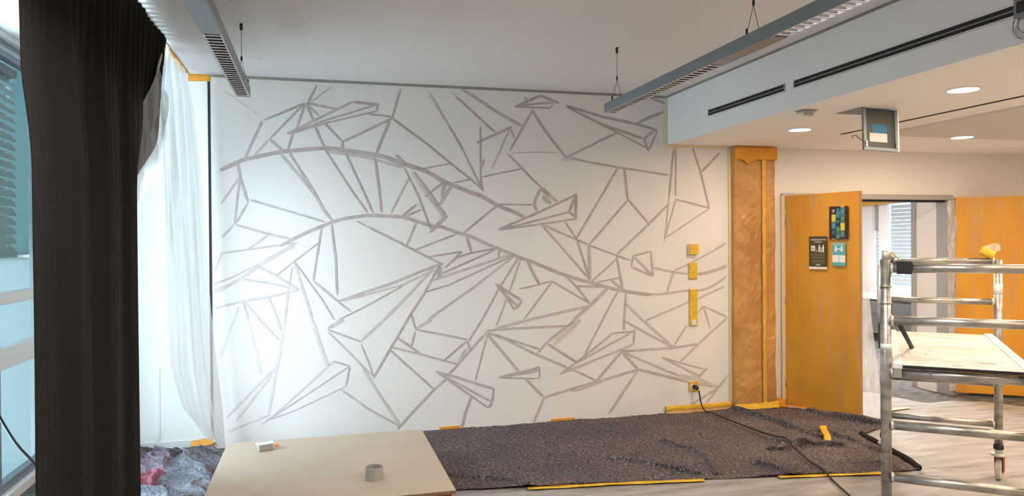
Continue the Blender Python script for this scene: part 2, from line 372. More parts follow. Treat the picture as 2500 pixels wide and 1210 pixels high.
# ------------------------------------------------------------------ window band on the left, outside blind
win = thing('window_1', 'tall teal tinted window band left of the dark curtain', None, (-1.93, 4.0, 0.06), kind='structure')
ys = [2.9, 4.05, 5.2, 6.02]
wf = MB().box(-1.96, -1.90, 2.9, 6.02, 2.80, 2.90, 0.004).box(-1.96, -1.90, 2.9, 6.02, 0.06, 0.12, 0.004)
for y in ys: wf.box(-1.96, -1.90, max(2.9, y-0.03), min(6.02, y+0.03), 0.12, 2.80, 0.003)
wf.build('window_frame', M_GREYMETAL, win)
MB().box(-1.93, -1.895, 2.9, 6.02, 2.84, 2.865, 0.003).build('header_rail', M_MIRROR, win)
MB().box(-1.95, -1.89, 2.93, 5.99, 0.83, 0.965, 0.004).build('transom', M_WHITEMETAL, win)
MB().box(-1.95, -1.89, 2.93, 5.99, 1.235, 1.31, 0.004).build('transom', M_WHITEMETAL, win)
for a, b in zip(ys, ys[1:]):
    MB().box(-1.934, -1.93, a+0.03, b-0.03, 1.31, 2.80).build('pane', M_GLASS, win)
    MB().box(-1.934, -1.93, a+0.03, b-0.03, 0.12, 1.235).build('pane', M_GLASS, win)
bl = thing('window_blind', 'teal venetian blind outside the left window', 'blind', (-1.99, 5.4, 2.79))
MB().box(-2.02, -1.965, 5.2, 5.74, 2.74, 2.80, 0.004).build('head_box', M_GREYMETAL, bl)
slat_me = None
for k in range(19):
    z = 2.71-k*0.0625
    if slat_me is None:
        mb = MB(); mb.grid(5, 2, lambda u, v: Vector(((u-.5)*0.040, 5.2+v*0.52, 0.010*(1-(2*u-1)**2)-(u-.5)*0.062)))
        so = mb.build('slat', M_SLAT, bl, smooth=True); slat_me = so.data
    else:
        so = bpy.data.objects.new('slat', slat_me); COL.objects.link(so); attach(so, bl)
    so.location = so.location+Vector((-1.99, 0, z))
MB().tube([(-1.99, 5.60, 1.56), (-1.99, 5.60, 2.74)], 0.003, 6).build('ladder_cord', M_WHITEPLASTIC, bl)
MB().box(-2.01, -1.97, 5.2, 5.72, 1.525, 1.55, 0.003).build('bottom_rail', M_SLAT, bl)
pa = thing('sky_dimmer', 'added pale teal sheet dimming the sky behind the left window blind', 'screen', (-2.24, 5.5, -0.1))  # added outside the last bay to dim the sky seen through it
MB().box(-2.08, -2.06, 5.15, 6.6, -0.1, 1.52).build('lower_dimmer', M_SCREENLOW, pa)
MB().box(-2.08, -2.06, 5.15, 6.6, 1.54, 2.9).build('upper_dimmer', M_SCREENUP, pa)
MB().box(-2.09, -2.05, 5.15, 6.6, 1.52, 1.54).build('cross_bar', M_WHITEMETAL, pa)
for y in (5.12, 6.6): MB().box(-2.09, -2.03, y, y+0.03, -0.1, 2.9).build('side_post', M_WHITEMETAL, pa)

# ------------------------------------------------------------------ next room seen through the doorway
struct('wall_hall_right', MB().box(9.3, 9.45, 6.34, 9.75, 0, 2.6).box(9.3, 9.45, 10.43, 10.62, 0, 2.6).box(9.3, 9.45, 10.78, 13.0, 0, 2.6).box(9.3, 9.45, 9.75, 10.78, 0, 0.75).box(9.3, 9.45, 9.75, 10.78, 2.21, 2.6), M_WALL2, 'white window wall of the next room seen through the doorway')
struct('wall_hall_back', MB().box(-1.95, 9.45, 13.0, 13.1, 0, 2.6), M_WALL2, 'far white wall of the next room')
struct('wall_hall_left', MB().box(3.8, 3.9, 6.34, 13.0, 0, 2.6), M_WALL2, 'left white wall of the next room')
struct('ceiling_hall', MB().box(3.8, 9.45, 6.3, 13.1, 2.6, 2.68), M_CEIL, 'ceiling of the next room')
struct('trim_7', MB().box(9.12, 9.3, 9.3, 12.9, 2.205, 2.36, 0.004), M_WOOD, 'brown wooden bulkhead above the far windows')
struct('wall_reveal', MB().box(6.282, 6.36, 6.351, 6.62, 0.0, 2.05).box(4.0, 4.355, 6.351, 6.62, 0, 2.05), M_WALL2, 'pale grey side panel of the deep door reveal')
struct('trim_8', MB().box(6.265, 6.36, 6.62, 6.68, 0.0, 2.05, 0.003), M_FRAMEGREY, 'slim grey frame post at the back of the door reveal')
for wi, (y0, y1, n0) in enumerate([(9.75, 10.43, 0), (10.62, 10.78, 1)]):
    w = thing('window_%d' % (wi+2), ['far window with light blue venetian blind seen through the doorway', 'narrow far window strip with grey blind beside the white post'][wi], None, (9.35, (y0+y1)/2, 0.75), kind='structure')
    MB().box(9.40, 9.44, y0, y1, 0.75, 0.79).box(9.40, 9.44, y0, y1, 2.17, 2.21).box(9.40, 9.44, y0, y0+0.03, 0.79, 2.17).box(9.40, 9.44, y1-0.03, y1, 0.79, 2.17).build('window_frame', M_WHITEMETAL, w)
    MB().box(9.418, 9.422, y0+0.03, y1-0.03, 0.79, 2.17).build('pane', M_GLASS, w)
    zt = 2.15 if wi == 0 else 1.75; me = None
    if wi == 1: MB().box(9.36, 9.375, y0+0.005, y1-0.005, 1.76, 2.205).build('blind_box', M_FRAMEGREY, w)
    k = 0; z = zt
    while z > 0.82:
        if me is None:
            so = MB().box(-0.004, 0.004, y0+0.012, y1-0.012, -0.030, 0.030).build('slat', M_SLATB, w); me = so.data
        else:
            so = bpy.data.objects.new('slat', me); COL.objects.link(so); attach(so, w)
        so.location = so.location+Vector((9.37+(0.006 if k % 2 else 0), 0, z)); z -= 0.064; k += 1
# unseen lamp added to brighten the next room
lampb = thing('hall_fill_lamp', 'unseen square lamp added to brighten the next room', 'lamp', (6.6, 8.6, 2.6))
MB().box(6.3, 6.9, 8.3, 8.9, 2.575, 2.60, 0.004).build('housing', M_WHITEMETAL, lampb)
MB().box(6.33, 6.87, 8.33, 8.87, 2.570, 2.5755).build('diffuser', glow('hall_fill_glow', (1, 0.97, 0.93), 6), lampb)
area('hall_fill_light', (6.6, 8.6, 2.56), (0, 0, 0), 0.55, 0.55, 230, (1.0, 0.97, 0.95))
dk = thing('desk', 'white desk with black leg in front of the far windows', 'desk', (8.5, 9.4, 0))
MB().box(8.05, 9.0, 8.4, 11.2, 0.715, 0.745, 0.003).build('desk_top', M_DESK, dk)
MB().box(8.06, 8.99, 8.41, 11.19, 0.69, 0.714).build('apron', M_BLACKRUB, dk)
for y in (9.02, 11.0): MB().box(8.02, 8.13, y, y+0.16, 0.0, 0.69, 0.003).build('leg', M_BLACKRUB, dk)
MB().box(8.9, 8.96, 8.4, 9.2, 0.0, 0.69).build('leg', M_BLACKRUB, dk)
rad = thing('radiator_cover', 'white radiator panel below the far windows', 'radiator', (9.2, 10.0, 0.0))
MB().box(9.17, 9.285, 8.9, 11.6, 0.36, 0.62, 0.005).build('panel', M_WHITEMETAL, rad)
MB().box(9.2, 9.28, 9.0, 9.06, 0.0, 0.36).box(9.2, 9.28, 11.4, 11.46, 0.0, 0.36).build('bracket', M_WHITEMETAL, rad)
MB().box(9.175, 9.182, 8.9, 11.6, 0.485, 0.492).build('groove', M_FRAMEGREY, rad)

# ------------------------------------------------------------------ double door: frame, left leaf, right leaf
df = MB().box(4.31, 4.36, WY-0.02, WY+0.15, 0, 2.005, 0.003).box(6.28, 6.33, WY-0.02, WY+0.15, 0, 2.005, 0.003).box(4.31, 6.33, WY-0.02, WY+0.15, 2.005, 2.055, 0.003)
FR = struct('door_frame', df, M_FRAMEGREY, 'grey metal frame of the open double doorway')
MB().box(4.36, 6.28, WY+0.04, WY+0.13, 1.985, 2.004).build('frame_stop', M_BLACKRUB, FR)
def door_leaf(name, label, h, e, L, flip):
    h = Vector((*h, 0)); e = Vector((*e, 0)); d = (e-h).normalized(); n = Vector((d.y, -d.x, 0))*flip
    M = Matrix((( d.x, n.x, 0, h.x), (d.y, n.y, 0, h.y), (0, 0, 1, 0), (0, 0, 0, 1)))
    t = thing(name, label, None, (h.x, h.y, 0.02), kind='structure')
    MB().box(0, L, -0.042, 0, 0.03, 2.03, 0.002, M).build('leaf', M_WOOD, t)
    MB().box(L, L+0.004, -0.040, -0.002, 0.03, 2.03, 0, M).build('edge_strip', M_WOODEDGE, t)
    for z in (0.25, 1.05, 1.8):
        mb = MB(); mb.tube([M @ Vector((-0.008, -0.004, z-0.05)), M @ Vector((-0.008, -0.004, z+0.05))], 0.009, 10); mb.build('hinge', M_FRAMEGREY, t, smooth=True)
    return t, M, d, n
# n points to the room side seen by the camera
D1, MD1, d1, n1 = door_leaf('door_1', 'open left door leaf in orange wood with three posters, film covered', (4.342, 6.168), (4.565, 5.44), 0.757, 1)
D2, MD2, d2, n2 = door_leaf('door_2', 'open right door leaf in orange wood under clear film, behind the scaffold', (6.335, 6.165), (6.845, 5.805), 0.95, 1)
def film(M, t, w, z0, z1, off, mat, seed, name='protective_film', flare=0.0):
    def fn(u, v):
        x = -0.01+u*(w+0.02); z = z0+v*(z1-z0)
        y = off+0.008*nz(x*9+seed, z*2.2)+0.005*nz(x*22+z*7, z*3+seed)+flare*(1-v)**3
        return M @ Vector((x, max(y, 0.003), z))
    return MB().grid(34, 50, fn).build(name, mat, t, smooth=True)
film(MD1, D1, 0.75, 0.0, 2.035, 0.010, M_FILM, 3.3)
film(MD2, D2, 0.95, 0.0, 2.035, 0.010, M_FILM, 8.1)
# hazy film hanging off the free edge of the left leaf
def edge_film(u, v):
    z = 0.01+v*1.93; w = 0.02+0.22*(1-v)**1.3
    p = MD1 @ Vector((0.75+u*w*0.55, -0.022-u*w*0.6+0.012*nz(u*4, z*3, 2), z)); return p
MB().grid(10, 40, edge_film).build('hanging_film', M_FILMW, D1, smooth=True)
vtape_j = MB().grid(4, 30, lambda u, v: Vector((4.300+u*0.052, WY-0.024-0.004*abs(nz(v*20, u*3)), 0.03+v*2.0))).build('jamb_tape', M_PALETAPE, FR, smooth=True, solid=0.001)
# bunched film along the right jamb
def jamb_film(u, v):
    z = 0.05+v*1.95; x = 6.245+u*0.10; w = math.sin(u*math.pi)
    return Vector((x+0.018*nz(z*5, u*2), WY-0.028-0.045*w*(0.5+0.7*abs(nz(z*3.2, 3.0)))-0.02*nz(z*8, u*5), z))
MB().grid(12, 60, jamb_film).build('jamb_film', M_FILMW, FR, smooth=True)
# yellow tape strips at the door and column foot
def strip(name, pts, w, mat, label, group=None, z=0.012, parent=None):
    """flat tape on the floor along pts"""
    mb = MB(); at = arclen_poly(pts); N = 24; L = sum(math.dist(a, b) for a, b in zip(pts, pts[1:]))
    def fn(u, v):
        p = Vector(at(u)); q = Vector(at(min(1, u+0.01))) if u < 0.99 else p+(p-Vector(at(u-0.01)))
        t = (q-p).normalized(); s = Vector((-t.y, t.x)); pp = p+s*(v-.5)*w*(1+0.12*nz(u*L*9, 4))
        return Vector((pp.x, pp.y, z+0.004*nz(u*L*6, v*2)))
    mb.grid(N, 4, fn); o = mb.build(name, mat, parent, smooth=True, solid=0.0012)
    if parent is None: tag(o, label, 'tape', group)
    return o

# ------------------------------------------------------------------ wrapped column
colm = thing('wrapped_column', 'square column wrapped in brown masking paper between mural and door', 'column', (3.98, WY-0.03, 0.0))
MB().box(3.775, 4.205, WY-0.05, WY, 0.0, LZ).build('core', M_WALL2, colm)
def wrap(u, v):
    per = [(3.770, WY-0.002), (3.770, WY-0.056), (4.205, WY-0.056), (4.212, WY-0.002)]
    x, y = arclen_poly(per)(u); z = 0.03+v*2.455
    k = 0.020*nz(x*6, z*2.6, 1)+0.013*abs(nz(x*9+z*7, z*6, 5))+0.009*abs(nz(x*14-z*12, z*11, 8))
    fr = 1.0 if 0.10 < u < 0.90 else 0.25
    return Vector((x+0.004*nz(z*3, u), y-abs(k)*fr-0.001, z))
MB().grid(60, 150, wrap).build('masking_paper', M_KRAFT, colm, smooth=True)
def vtape(x0, x1, z0, z1, y, mat, name='tape', parent=None, N=40, amp=0.004):
    return MB().grid(5, N, lambda u, v: Vector((x0+u*(x1-x0)+0.003*nz(v*9*(z1-z0), 7), y-0.003*abs(nz(v*20*(z1-z0), u*3))-amp*0.2, z0+v*(z1-z0)))).build(name, mat, parent, smooth=True, solid=0.001)
vtape(4.055, 4.10, 0.03, 2.40, WY-0.079, M_COLTAPE, 'tape', colm)
vtape(3.745, 3.778, 0.0, LZ-0.01, WY-0.006, M_PALETAPE, 'edge_tape', colm)
MB().grid(24, 6, lambda u, v: Vector((3.766+u*0.452, WY-0.082-0.006*nz(u*9, v*3), 2.36-0.05*max(0, 1-abs(u-0.33)*7)*(1-v)+v*(0.125+0.05*max(0, 1-abs(u-0.33)*7)*0)))).build('head_tape', M_ORANGETAPE, colm, smooth=True, solid=0.001)
MB().grid(40, 8, lambda u, v: Vector((3.76+u*0.46, WY-0.080-0.035*(1-v)**2-0.012*abs(nz(u*11, v*4)), 0.030+v*0.048+0.014*nz(u*5, 3)*v))).build('foot_tape', M_TAPE, colm, smooth=True, solid=0.001)
# masked skirting right of the column and at the mural foot
sk = thing('masked_baseboard', 'short baseboard masked with yellow tape and brown paper below the socket', 'baseboard', (3.4, WY-0.02, 0.0))
MB().box(3.085, 3.755, WY-0.02, WY, 0, 0.085, 0.002).build('board', M_WOODEDGE, sk)
MB().grid(50, 6, lambda u, v: Vector((3.082+u*0.675, WY-0.023-0.03*(1-v)**2-0.006*abs(nz(u*14, v*5)), 0.004+v*0.052+0.008*nz(u*10, 2)*(1-v)))).build('masking_paper', M_KRAFT, sk, smooth=True, solid=0.001)
MB().grid(50, 5, lambda u, v: Vector((3.082+u*0.675, WY-0.025+0.02*max(0, v-0.7)-0.002*nz(u*14, v*5), 0.050+v*0.042+0.004*nz(u*7, 9)))).build('tape', M_TAPE, sk, smooth=True, solid=0.001)
sk2 = thing('masked_baseboard', 'small orange taped baseboard between wrapped column and left door leaf', 'baseboard', (4.26, WY-0.02, 0.0))
MB().box(4.215, 4.31, WY-0.018, WY, 0, 0.085, 0.002).build('board', M_WOODEDGE, sk2)
MB().grid(16, 8, lambda u, v: Vector((4.205+u*0.13, WY-0.022-0.05*(1-v)**2-0.003*nz(u*8, v*4), 0.006+v*0.095))).build('tape', M_ORANGETAPE, sk2, smooth=True, solid=0.001)
strip('floor_tape', [(4.22, 6.11), (4.31, 6.06), (4.42, 5.93), (4.46, 5.80)], 0.07, M_ORANGETAPE, 'orange tape curving from the wrapped column along the left door leaf', z=0.045)
tag(vtape(SX-0.028, SX-0.002, LZ, CZ-0.02, WY-0.004, M_PALETAPE), 'pale yellow tape strip beside the end of the ceiling step', 'tape')
tag(MB().box(SX, 3.745, WY-0.004, WY, LZ-0.022, LZ-0.002).build('tape', M_PALETAPE), 'pale yellow tape strip on the wall under the ceiling step', 'tape')
# orange tape in the upper left corner
tag(MB().grid(14, 4, lambda u, v: Vector((-0.955+u*0.16, WY-0.004-0.003*nz(u*8, v), CZ-0.004-v*0.058+0.006*u*v))).build('corner_tape', M_ORANGETAPE, smooth=True, solid=0.001), 'orange tape under the ceiling corner beside the mural top left', 'tape')
tag(MB().grid(40, 4, lambda u, v: Vector((-1.0+v*0.055+0.006*nz(u*12, 3), 4.85+u*1.33, CZ-0.004-0.003*abs(nz(u*30, v*4))))).build('ceiling_tape', M_ORANGETAPE, smooth=True, solid=0.001), 'long orange tape holding the dust sheet to the ceiling', 'tape')

# ------------------------------------------------------------------ floor coverings
def sheet_z(x, y): return 0.004+0.006*abs(nz(x*1.3+y*0.8, y*2.6-x*1.1))+0.003*abs(nz(x*5+y*4, y*9-x*5))
back = [(-0.9, 5.2), (3.0, 5.2), (4.4, 5.9), (4.62, 6.16), (5.0, 6.45), (5.6, 6.55), (5.66, 6.2), (5.74, 5.93), (6.06, 5.95), (6.36, 5.80), (6.5, 5.5), (8.4, 5.5)]
bat = arclen_poly(back)
def fsheet(u, v):
    b = bat(u); f = (-0.9+u*9.3, -2.5); x = b[0]+(f[0]-b[0])*v; y = b[1]+(f[1]-b[1])*v; return Vector((x, y, sheet_z(x, y)))
tag(MB().grid(150, 220, fsheet).build('floor_sheet', M_SHEET, smooth=True, solid=0.001), 'dirty white protective sheet over the floor around the scaffold', 'floor sheet')
FOLDS = [([(2.056,5.018),(2.291,4.816),(2.512,4.522)],.022,.030),([(2.626,5.318),(2.745,5.046),(2.735,4.862),(2.61,4.494)],.024,.028),
 ([(3.745,6.14),(3.826,5.771),(3.902,5.293),(3.9,5.094)],.034,.034),([(3.313,4.914),(3.447,4.875),(3.607,4.957),(3.727,4.898),(3.877,4.83)],.034,.030),
 ([(4.353,5.85),(4.477,5.593),(4.559,5.384),(4.640,5.252)],.055,.05),([(4.049,5.182),(4.078,4.953),(4.05,4.628)],.026,.03),
 ([(0.675,4.99),(0.865,4.953),(1.192,4.77),(1.322,4.629)],.02,.035),([(3.0,4.6),(3.08,4.36)],.03,.03),([(3.5,5.1),(3.62,4.93)],.03,.05)]
fb = arclen_poly([(-0.5, 6.185), (3.7, 6.185), (3.78, 6.12), (4.20, 6.10), (4.36, 6.02), (4.52, 5.55), (4.69, 5.27)])
fm = arclen_poly([(-0.5, 5.5), (2.5, 5.35), (3.9, 5.25), (4.25, 5.07)])
ff = arclen_poly([(-0.5, 4.8), (0.85, 4.68), (1.36, 4.585), (1.83, 4.535), (2.475, 4.43), (3.02, 4.345), (3.7, 4.22), (4.0, 4.20)])
def fleece(u, v):
    a, b, c = fb(u), fm(u), ff(u)
    if v < 0.5: t = v*2; x, y = a[0]+(b[0]-a[0])*t, a[1]+(b[1]-a[1])*t
    else: t = v*2-1; x, y = b[0]+(c[0]-b[0])*t, b[1]+(c[1]-b[1])*t
    y += 0.018*nz(x*5, 1.0)*v
    z = 0.022+0.012*nz(x*1.7, y*2.1)+0.007*nz(x*6, y*6, 3)+0.005*nz(x*30, y*30, 5)
    ox = oy = 0.0
    for poly, hgt, wd in FOLDS:
        d = seg_dist(x, y, poly)
        if d < wd*3:
            k = math.exp(-(d/(wd*0.75))**2)*(0.85+0.4*nz(x*3.5, y*3.5, 7)); z += 1.5*hgt*k; oy -= 1.4*hgt*k; ox -= 0.7*hgt*k
    return Vector((x+ox, y+oy, max(z, 0.012)))
tag(MB().grid(380, 150, fleece).build('painters_fleece', M_FLEECE, smooth=True, solid=0.008), 'dark grey brown speckled painters fleece laid below the mural', 'drop cloth')
# rolled dark hem at the right edge of the fleece
hem = [(4.26, 5.07, 0.03), (4.20, 4.85, 0.032), (4.12, 4.55, 0.03), (4.06, 4.35, 0.034), (4.00, 4.20, 0.028)]
tag(MB().tube([Vector(p)+Vector((0.010*nz(p[1]*9, 1), 0, 0)) for p in catmull(hem, 6)], 0.022, 10).build('fleece_roll', M_BLACK if False else make_fleece('dark_fleece_hem', (0.02, 0.018, 0.018), (0.045, 0.04, 0.038), (0.10, 0.09, 0.085)), smooth=True), 'dark rolled hem of the fleece behind the scaffold post', 'drop cloth')
strip('floor_tape', [(1.30, 4.565), (1.83, 4.51), (2.475, 4.408)], 0.05, M_TAPE, 'long yellow tape along the front of the fleece right of the fibreboard', z=0.018)
strip('floor_tape', [(2.98, 4.325), (3.35, 4.27), (3.72, 4.20)], 0.05, M_TAPE, 'yellow tape along the front of the fleece beside the scaffold post', z=0.018)
strip('floor_tape', [(4.07, 5.29), (3.98, 5.16), (3.90, 5.02), (3.80, 4.885)], 0.052, M_TAPE, 'short wavy yellow tape piece lying loose on the fleece', z=0.058)
strip('floor_tape', [(5.02, 5.72), (5.4, 5.78)], 0.05, M_PALETAPE, 'pale yellow tape on the floor sheet in the doorway', z=0.02)
tag(MB().box(0.99, 1.165, WY-0.012, WY, 0.018, 0.046, 0.001).build('wall_tape', M_ORANGETAPE), 'short orange tape piece on the wall foot next to the fibreboard', 'tape')
tag(MB().box(1.985, 2.20, WY-0.012, WY, 0.014, 0.046, 0.001).build('wall_tape', M_ORANGETAPE), 'short orange tape piece at the middle of the mural foot', 'tape')
STROKES = [  # opacities at the lower left are reduced to carry the window's glare
(10,30,0,[(-697,2813),(-430,2623)]),
(18,80,0,[(10,2886),(-59,2743)]),
(13,60,0,[(134,2883),(-39,2748)]),
(18,75,0,[(-83,2738),(-396,2592)]),
(21,65,0,[(-411,2583),(-540,2294)]),
(16,75,0,[(-91,2730),(-355,2444)]),
(19,50,0,[(-355,2444),(-471,2311)]),
(18,75,0,[(-83,2730),(-148,2543)]),
(20,75,0,[(-180,2489),(-220,2354)]),
(18,70,0,[(-212,2338),(-2,2001)]),
(18,75,0,[(-71,2730),(-17,2597)]),
(18,75,0,[(-5,2552),(65,2385)]),
(15,75,0,[(69,2373),(312,1987),(406,1858)]),
(15,75,0,[(-63,2723),(27,2640)]),
(18,80,0,[(-71,2739),(176,2699)]),
(18,70,0,[(-219,2488),(-128,2540),(-9,2601),(176,2701),(295,2766)]),
(22,80,0,[(295,2764),(424,2755),(507,2750)]),
(15,75,0,[(-215,2488),(87,2609),(424,2727),(498,2749)]),
(15,75,0,[(-215,2484),(7,2561),(423,2679),(486,2696)]),
(28,70,0,[(-223,2490),(-136,2515),(-73,2538)]),
(15,80,0,[(486,2696),(498,2749)]),
(23,75,0,[(-355,2439),(-271,2365),(-247,2337)]),
(23,60,0,[(-271,2324),(2,1985),(56,1878),(120,1795)]),
(15,80,0,[(71,2579),(206,2439)]),
(18,75,0,[(206,2435),(422,2541),(614,2640)]),
(22,80,0,[(210,2435),(210,2381)]),
(15,75,0,[(234,2344),(394,1988),(449,1854)]),
(32,75,1,[(-730,2186),(-616,2244),(-540,2277),(-387,2313),(-271,2340),(-74,2365),(69,2377),(230,2365),(420,2340),(528,2322),(645,2286),(754,2250),(890,2206),(1028,2131),(1123,2089),(1272,2035),(1370,2001),(1513,1923),(1658,1867),(1749,1823)]),
(22,50,1,[(85,2353),(246,2332),(420,2307),(569,2268),(703,2232)]),
(22,60,1,[(85,2378),(246,2365),(421,2344),(528,2330),(645,2295)]),
(22,55,1,[(645,2290),(754,2255),(890,2210),(1028,2131),(1123,2085),(1272,2035)]),
(21,65,0,[(-598,2236),(-580,2132),(-539,1980),(-525,1940)]),
(16,60,0,[(-587,2132),(-690,1979),(-728,1923)]),
(16,60,0,[(-584,2116),(-604,1979),(-625,1767)]),
(13,80,0,[(423,2667),(610,2653)]),
(15,80,0,[(684,2888),(614,2644)]),
(22,75,0,[(593,2623),(483,2350)]),
(19,70,0,[(470,2316),(509,1989),(520,1859)]),
(14,85,0,[(618,2640),(927,2420),(1099,2279),(1282,2143),(1388,2049)]),
(17,55,0,[(926,2869),(1075,2622)]),
(13,80,0,[(1075,2622),(1170,2470),(1274,2265),(1353,2110),(1379,2058)]),
(10,50,0,[(1101,2571),(1187,2427)]),
(14,40,0,[(1125,2882),(1156,2845)]),
(16,80,0,[(1156,2845),(1495,2549)]),
(24,70,0,[(1196,2916),(1323,2844),(1501,2733),(1746,2610)]),
(23,75,0,[(1333,2457),(1491,2531),(1645,2607)]),
(16,75,0,[(1631,2597),(1667,2502)]),
(16,60,0,[(1622,2579),(1461,2233)]),
(16,75,0,[(1837,2768),(1755,2619),(1625,2399)]),
(8,60,0,[(1634,2377),(1753,2385),(1886,2392),(2068,2391)]),
(14,80,0,[(1602,2372),(1734,2247),(1828,2151),(1902,2086)]),
(14,80,0,[(1380,2167),(1734,2243)]),
(14,80,0,[(1366,2602),(1362,2179),(1372,2092)]),
(23,60,0,[(1362,2110),(1384,2049)]),
(16,75,0,[(1395,2324),(1390,2284),(1367,2240)]),
(14,80,0,[(1282,2143),(1123,2111)]),
(14,70,0,[(1094,2274),(839,2222)]),
(27,70,0,[(644,2339),(729,2254)]),
(14,80,0,[(712,2228),(829,1992),(929,1719)]),
(15,75,0,[(796,2192),(949,1993),(1069,1826)]),
(26,40,0,[(771,2204),(906,2010),(1043,1822)]),
(14,75,0,[(796,2204),(805,2187)]),
(15,65,0,[(749,2140),(668,1990),(599,1855)]),
(19,75,0,[(1036,2114),(884,1992)]),
(28,70,0,[(1054,2114),(1022,1993)]),
(28,70,0,[(1106,2080),(1048,1994),(1009,1925),(966,1920)]),
(23,80,0,[(1674,2779),(1833,2852),(1908,2886),(2029,2843),(2076,2827)]),
(16,75,0,[(1674,2779),(1833,2808),(2020,2829)]),
(14,80,0,[(1674,2779),(1833,2781),(1996,2779),(2024,2820)]),
(26,70,0,[(1674,2782),(1766,2805)]),
(19,75,0,[(1762,2871),(1784,2832)]),
(20,75,0,[(1833,2750),(1952,2572),(2139,2345)]),
(20,70,0,[(2139,2349),(2623,2584)]),
(31,30,0,[(2101,2326),(2224,2351)]),
(18,70,0,[(2177,2345),(2397,2305),(2631,2273),(3127,2212)]),
(22,80,0,[(2142,2807),(2497,2716),(2792,2672),(3023,2619)]),
(20,80,0,[(2147,2803),(2227,2761),(2496,2648),(2886,2537)]),
(13,80,0,[(2151,2794),(2496,2639),(2623,2588),(2921,2450)]),
(17,80,0,[(3023,2619),(2931,2427)]),
(26,70,0,[(2993,2614),(2886,2537)]),
(22,80,0,[(2891,2537),(2926,2431)]),
(26,75,0,[(2812,2668),(2943,2733),(3085,2789)]),
(19,75,0,[(2949,2909),(3096,2868)]),
(16,75,0,[(2631,2268),(2468,2006),(2233,1639)]),
(22,75,0,[(2695,2256),(2723,2008),(2728,1981)]),
(17,75,0,[(3185,2461),(3136,2012)]),
(11,65,0,[(3136,2012),(3120,1900),(3109,1779),(3086,1601)]),
(13,75,0,[(3208,2462),(3201,2022)]),
(39,75,0,[(1902,2081),(1995,2002)]),
(21,75,0,[(1897,2072),(1864,2001),(1840,1939),(1868,1868)]),
(17,75,0,[(3378,2466),(3460,2246),(3543,1916)]),
(23,75,0,[(3466,2246),(3657,2425)]),
(17,70,0,[(3204,1989),(3553,1911)]),
(13,65,0,[(3548,1906),(3100,1638)]),
(13,65,0,[(3204,1984),(3089,1624)]),
(19,70,0,[(2617,1490),(2933,1764),(3117,1932)]),
(18,75,0,[(2729,1985),(2933,1764)]),
(18,75,0,[(2724,1976),(2595,1838),(2353,1579)]),
(17,55,0,[(3185,1335),(3319,1384),(3673,1556),(3716,1582)]),
(16,60,0,[(-509,1956),(64,1779)]),
(16,60,0,[(-525,1936),(-621,1763)]),
(18,55,0,[(-632,1763),(-720,1659)]),
(18,60,0,[(-621,1759),(-378,1686),(-207,1644)]),
(15,55,0,[(-374,1677),(-532,1561)]),
(16,55,0,[(-725,1535),(-532,1561),(-301,1592),(-152,1611)]),
(14,40,0,[(-721,1535),(-782,1384)]),
(15,50,0,[(-783,1293),(-663,1338),(-472,1432),(-184,1599)]),
(24,45,0,[(-761,1232),(-564,1344),(-426,1447),(-168,1599)]),
(40,35,0,[(-780,1237),(-701,1271)]),
(18,50,0,[(-461,1431),(-319,1352),(-140,1234)]),
(16,50,0,[(-572,1328),(-358,1288),(-148,1234)]),
(18,45,0,[(-777,1105),(-574,1151),(-382,1179),(-219,1215),(-140,1234)]),
(11,70,0,[(30,1622),(-177,1464),(-315,1352)]),
(16,65,0,[(35,1721),(-33,1301)]),
(18,65,0,[(-29,1301),(162,1131)]),
(13,70,0,[(162,1131),(263,1049)]),
(17,70,0,[(116,1762),(145,1489),(159,1185)]),
(12,70,0,[(-177,1460),(-84,1327),(34,1151),(133,983)]),
(21,45,0,[(-173,1452),(-116,1246),(-39,988)]),
(26,30,0,[(-43,989),(77,603)]),
(15,50,0,[(-193,1427),(-226,1224),(-252,996)]),
(20,30,0,[(-252,996),(-318,615),(-383,244)]),
(18,45,0,[(-570,1151),(-530,1005)]),
(18,20,0,[(-533,1005),(-434,564)]),
(16,45,0,[(-551,1143),(-445,1002),(-300,834)]),
(15,50,0,[(-374,1178),(-306,997),(-284,911)]),
(13,45,0,[(-601,1116),(-636,1009)]),
(14,25,0,[(-636,1009),(-744,717)]),
(28,70,1,[(-285,1587),(-191,1640),(-80,1697),(23,1738),(120,1779),(241,1812),(416,1833),(532,1829),(683,1821),(810,1787),(955,1744),(1025,1740),(1146,1692),(1269,1657),(1465,1569),(1628,1505),(1737,1460),(1823,1432),(2009,1354),(2141,1306),(2351,1243),(2525,1194),(2682,1158),(2832,1132),(2952,1115)]),
(20,50,1,[(416,1833),(532,1829),(683,1821),(810,1787),(955,1749)]),
(23,50,1,[(1025,1740),(1146,1692),(1269,1657),(1465,1569),(1628,1505),(1737,1460),(1823,1432),(2009,1354),(2141,1306)]),
(19,60,1,[(2689,1150),(2959,1120),(3112,1126),(3297,1145),(3422,1142),(3559,1177),(3719,1269)]),
(15,65,0,[(319,1787),(415,1737)]),
(19,70,0,[(415,1737),(723,1579),(902,1483),(1022,1422)]),
(22,60,0,[(162,1131),(411,1212),(577,1263),(832,1360),(1005,1426)]),
(15,55,0,[(195,1134),(411,1187),(687,1253),(952,1376)]),
(12,75,0,[(169,981),(410,1099),(687,1244)]),
(30,55,0,[(80,914),(210,980)]),
(19,80,0,[(815,1928),(692,1830)]),
(17,75,0,[(853,1885),(725,1830)]),
(19,75,0,[(921,1689),(1069,1826)]),
(15,70,0,[(925,1697),(1017,1805)]),
(19,60,0,[(906,1993),(1000,1899),(1038,1813)]),
(26,50,0,[(1008,1805),(1069,1822)]),
(16,75,0,[(1504,1919),(1208,1683)]),
(15,75,0,[(1142,1675),(791,1544)]),
(17,75,0,[(806,1770),(723,1579)]),
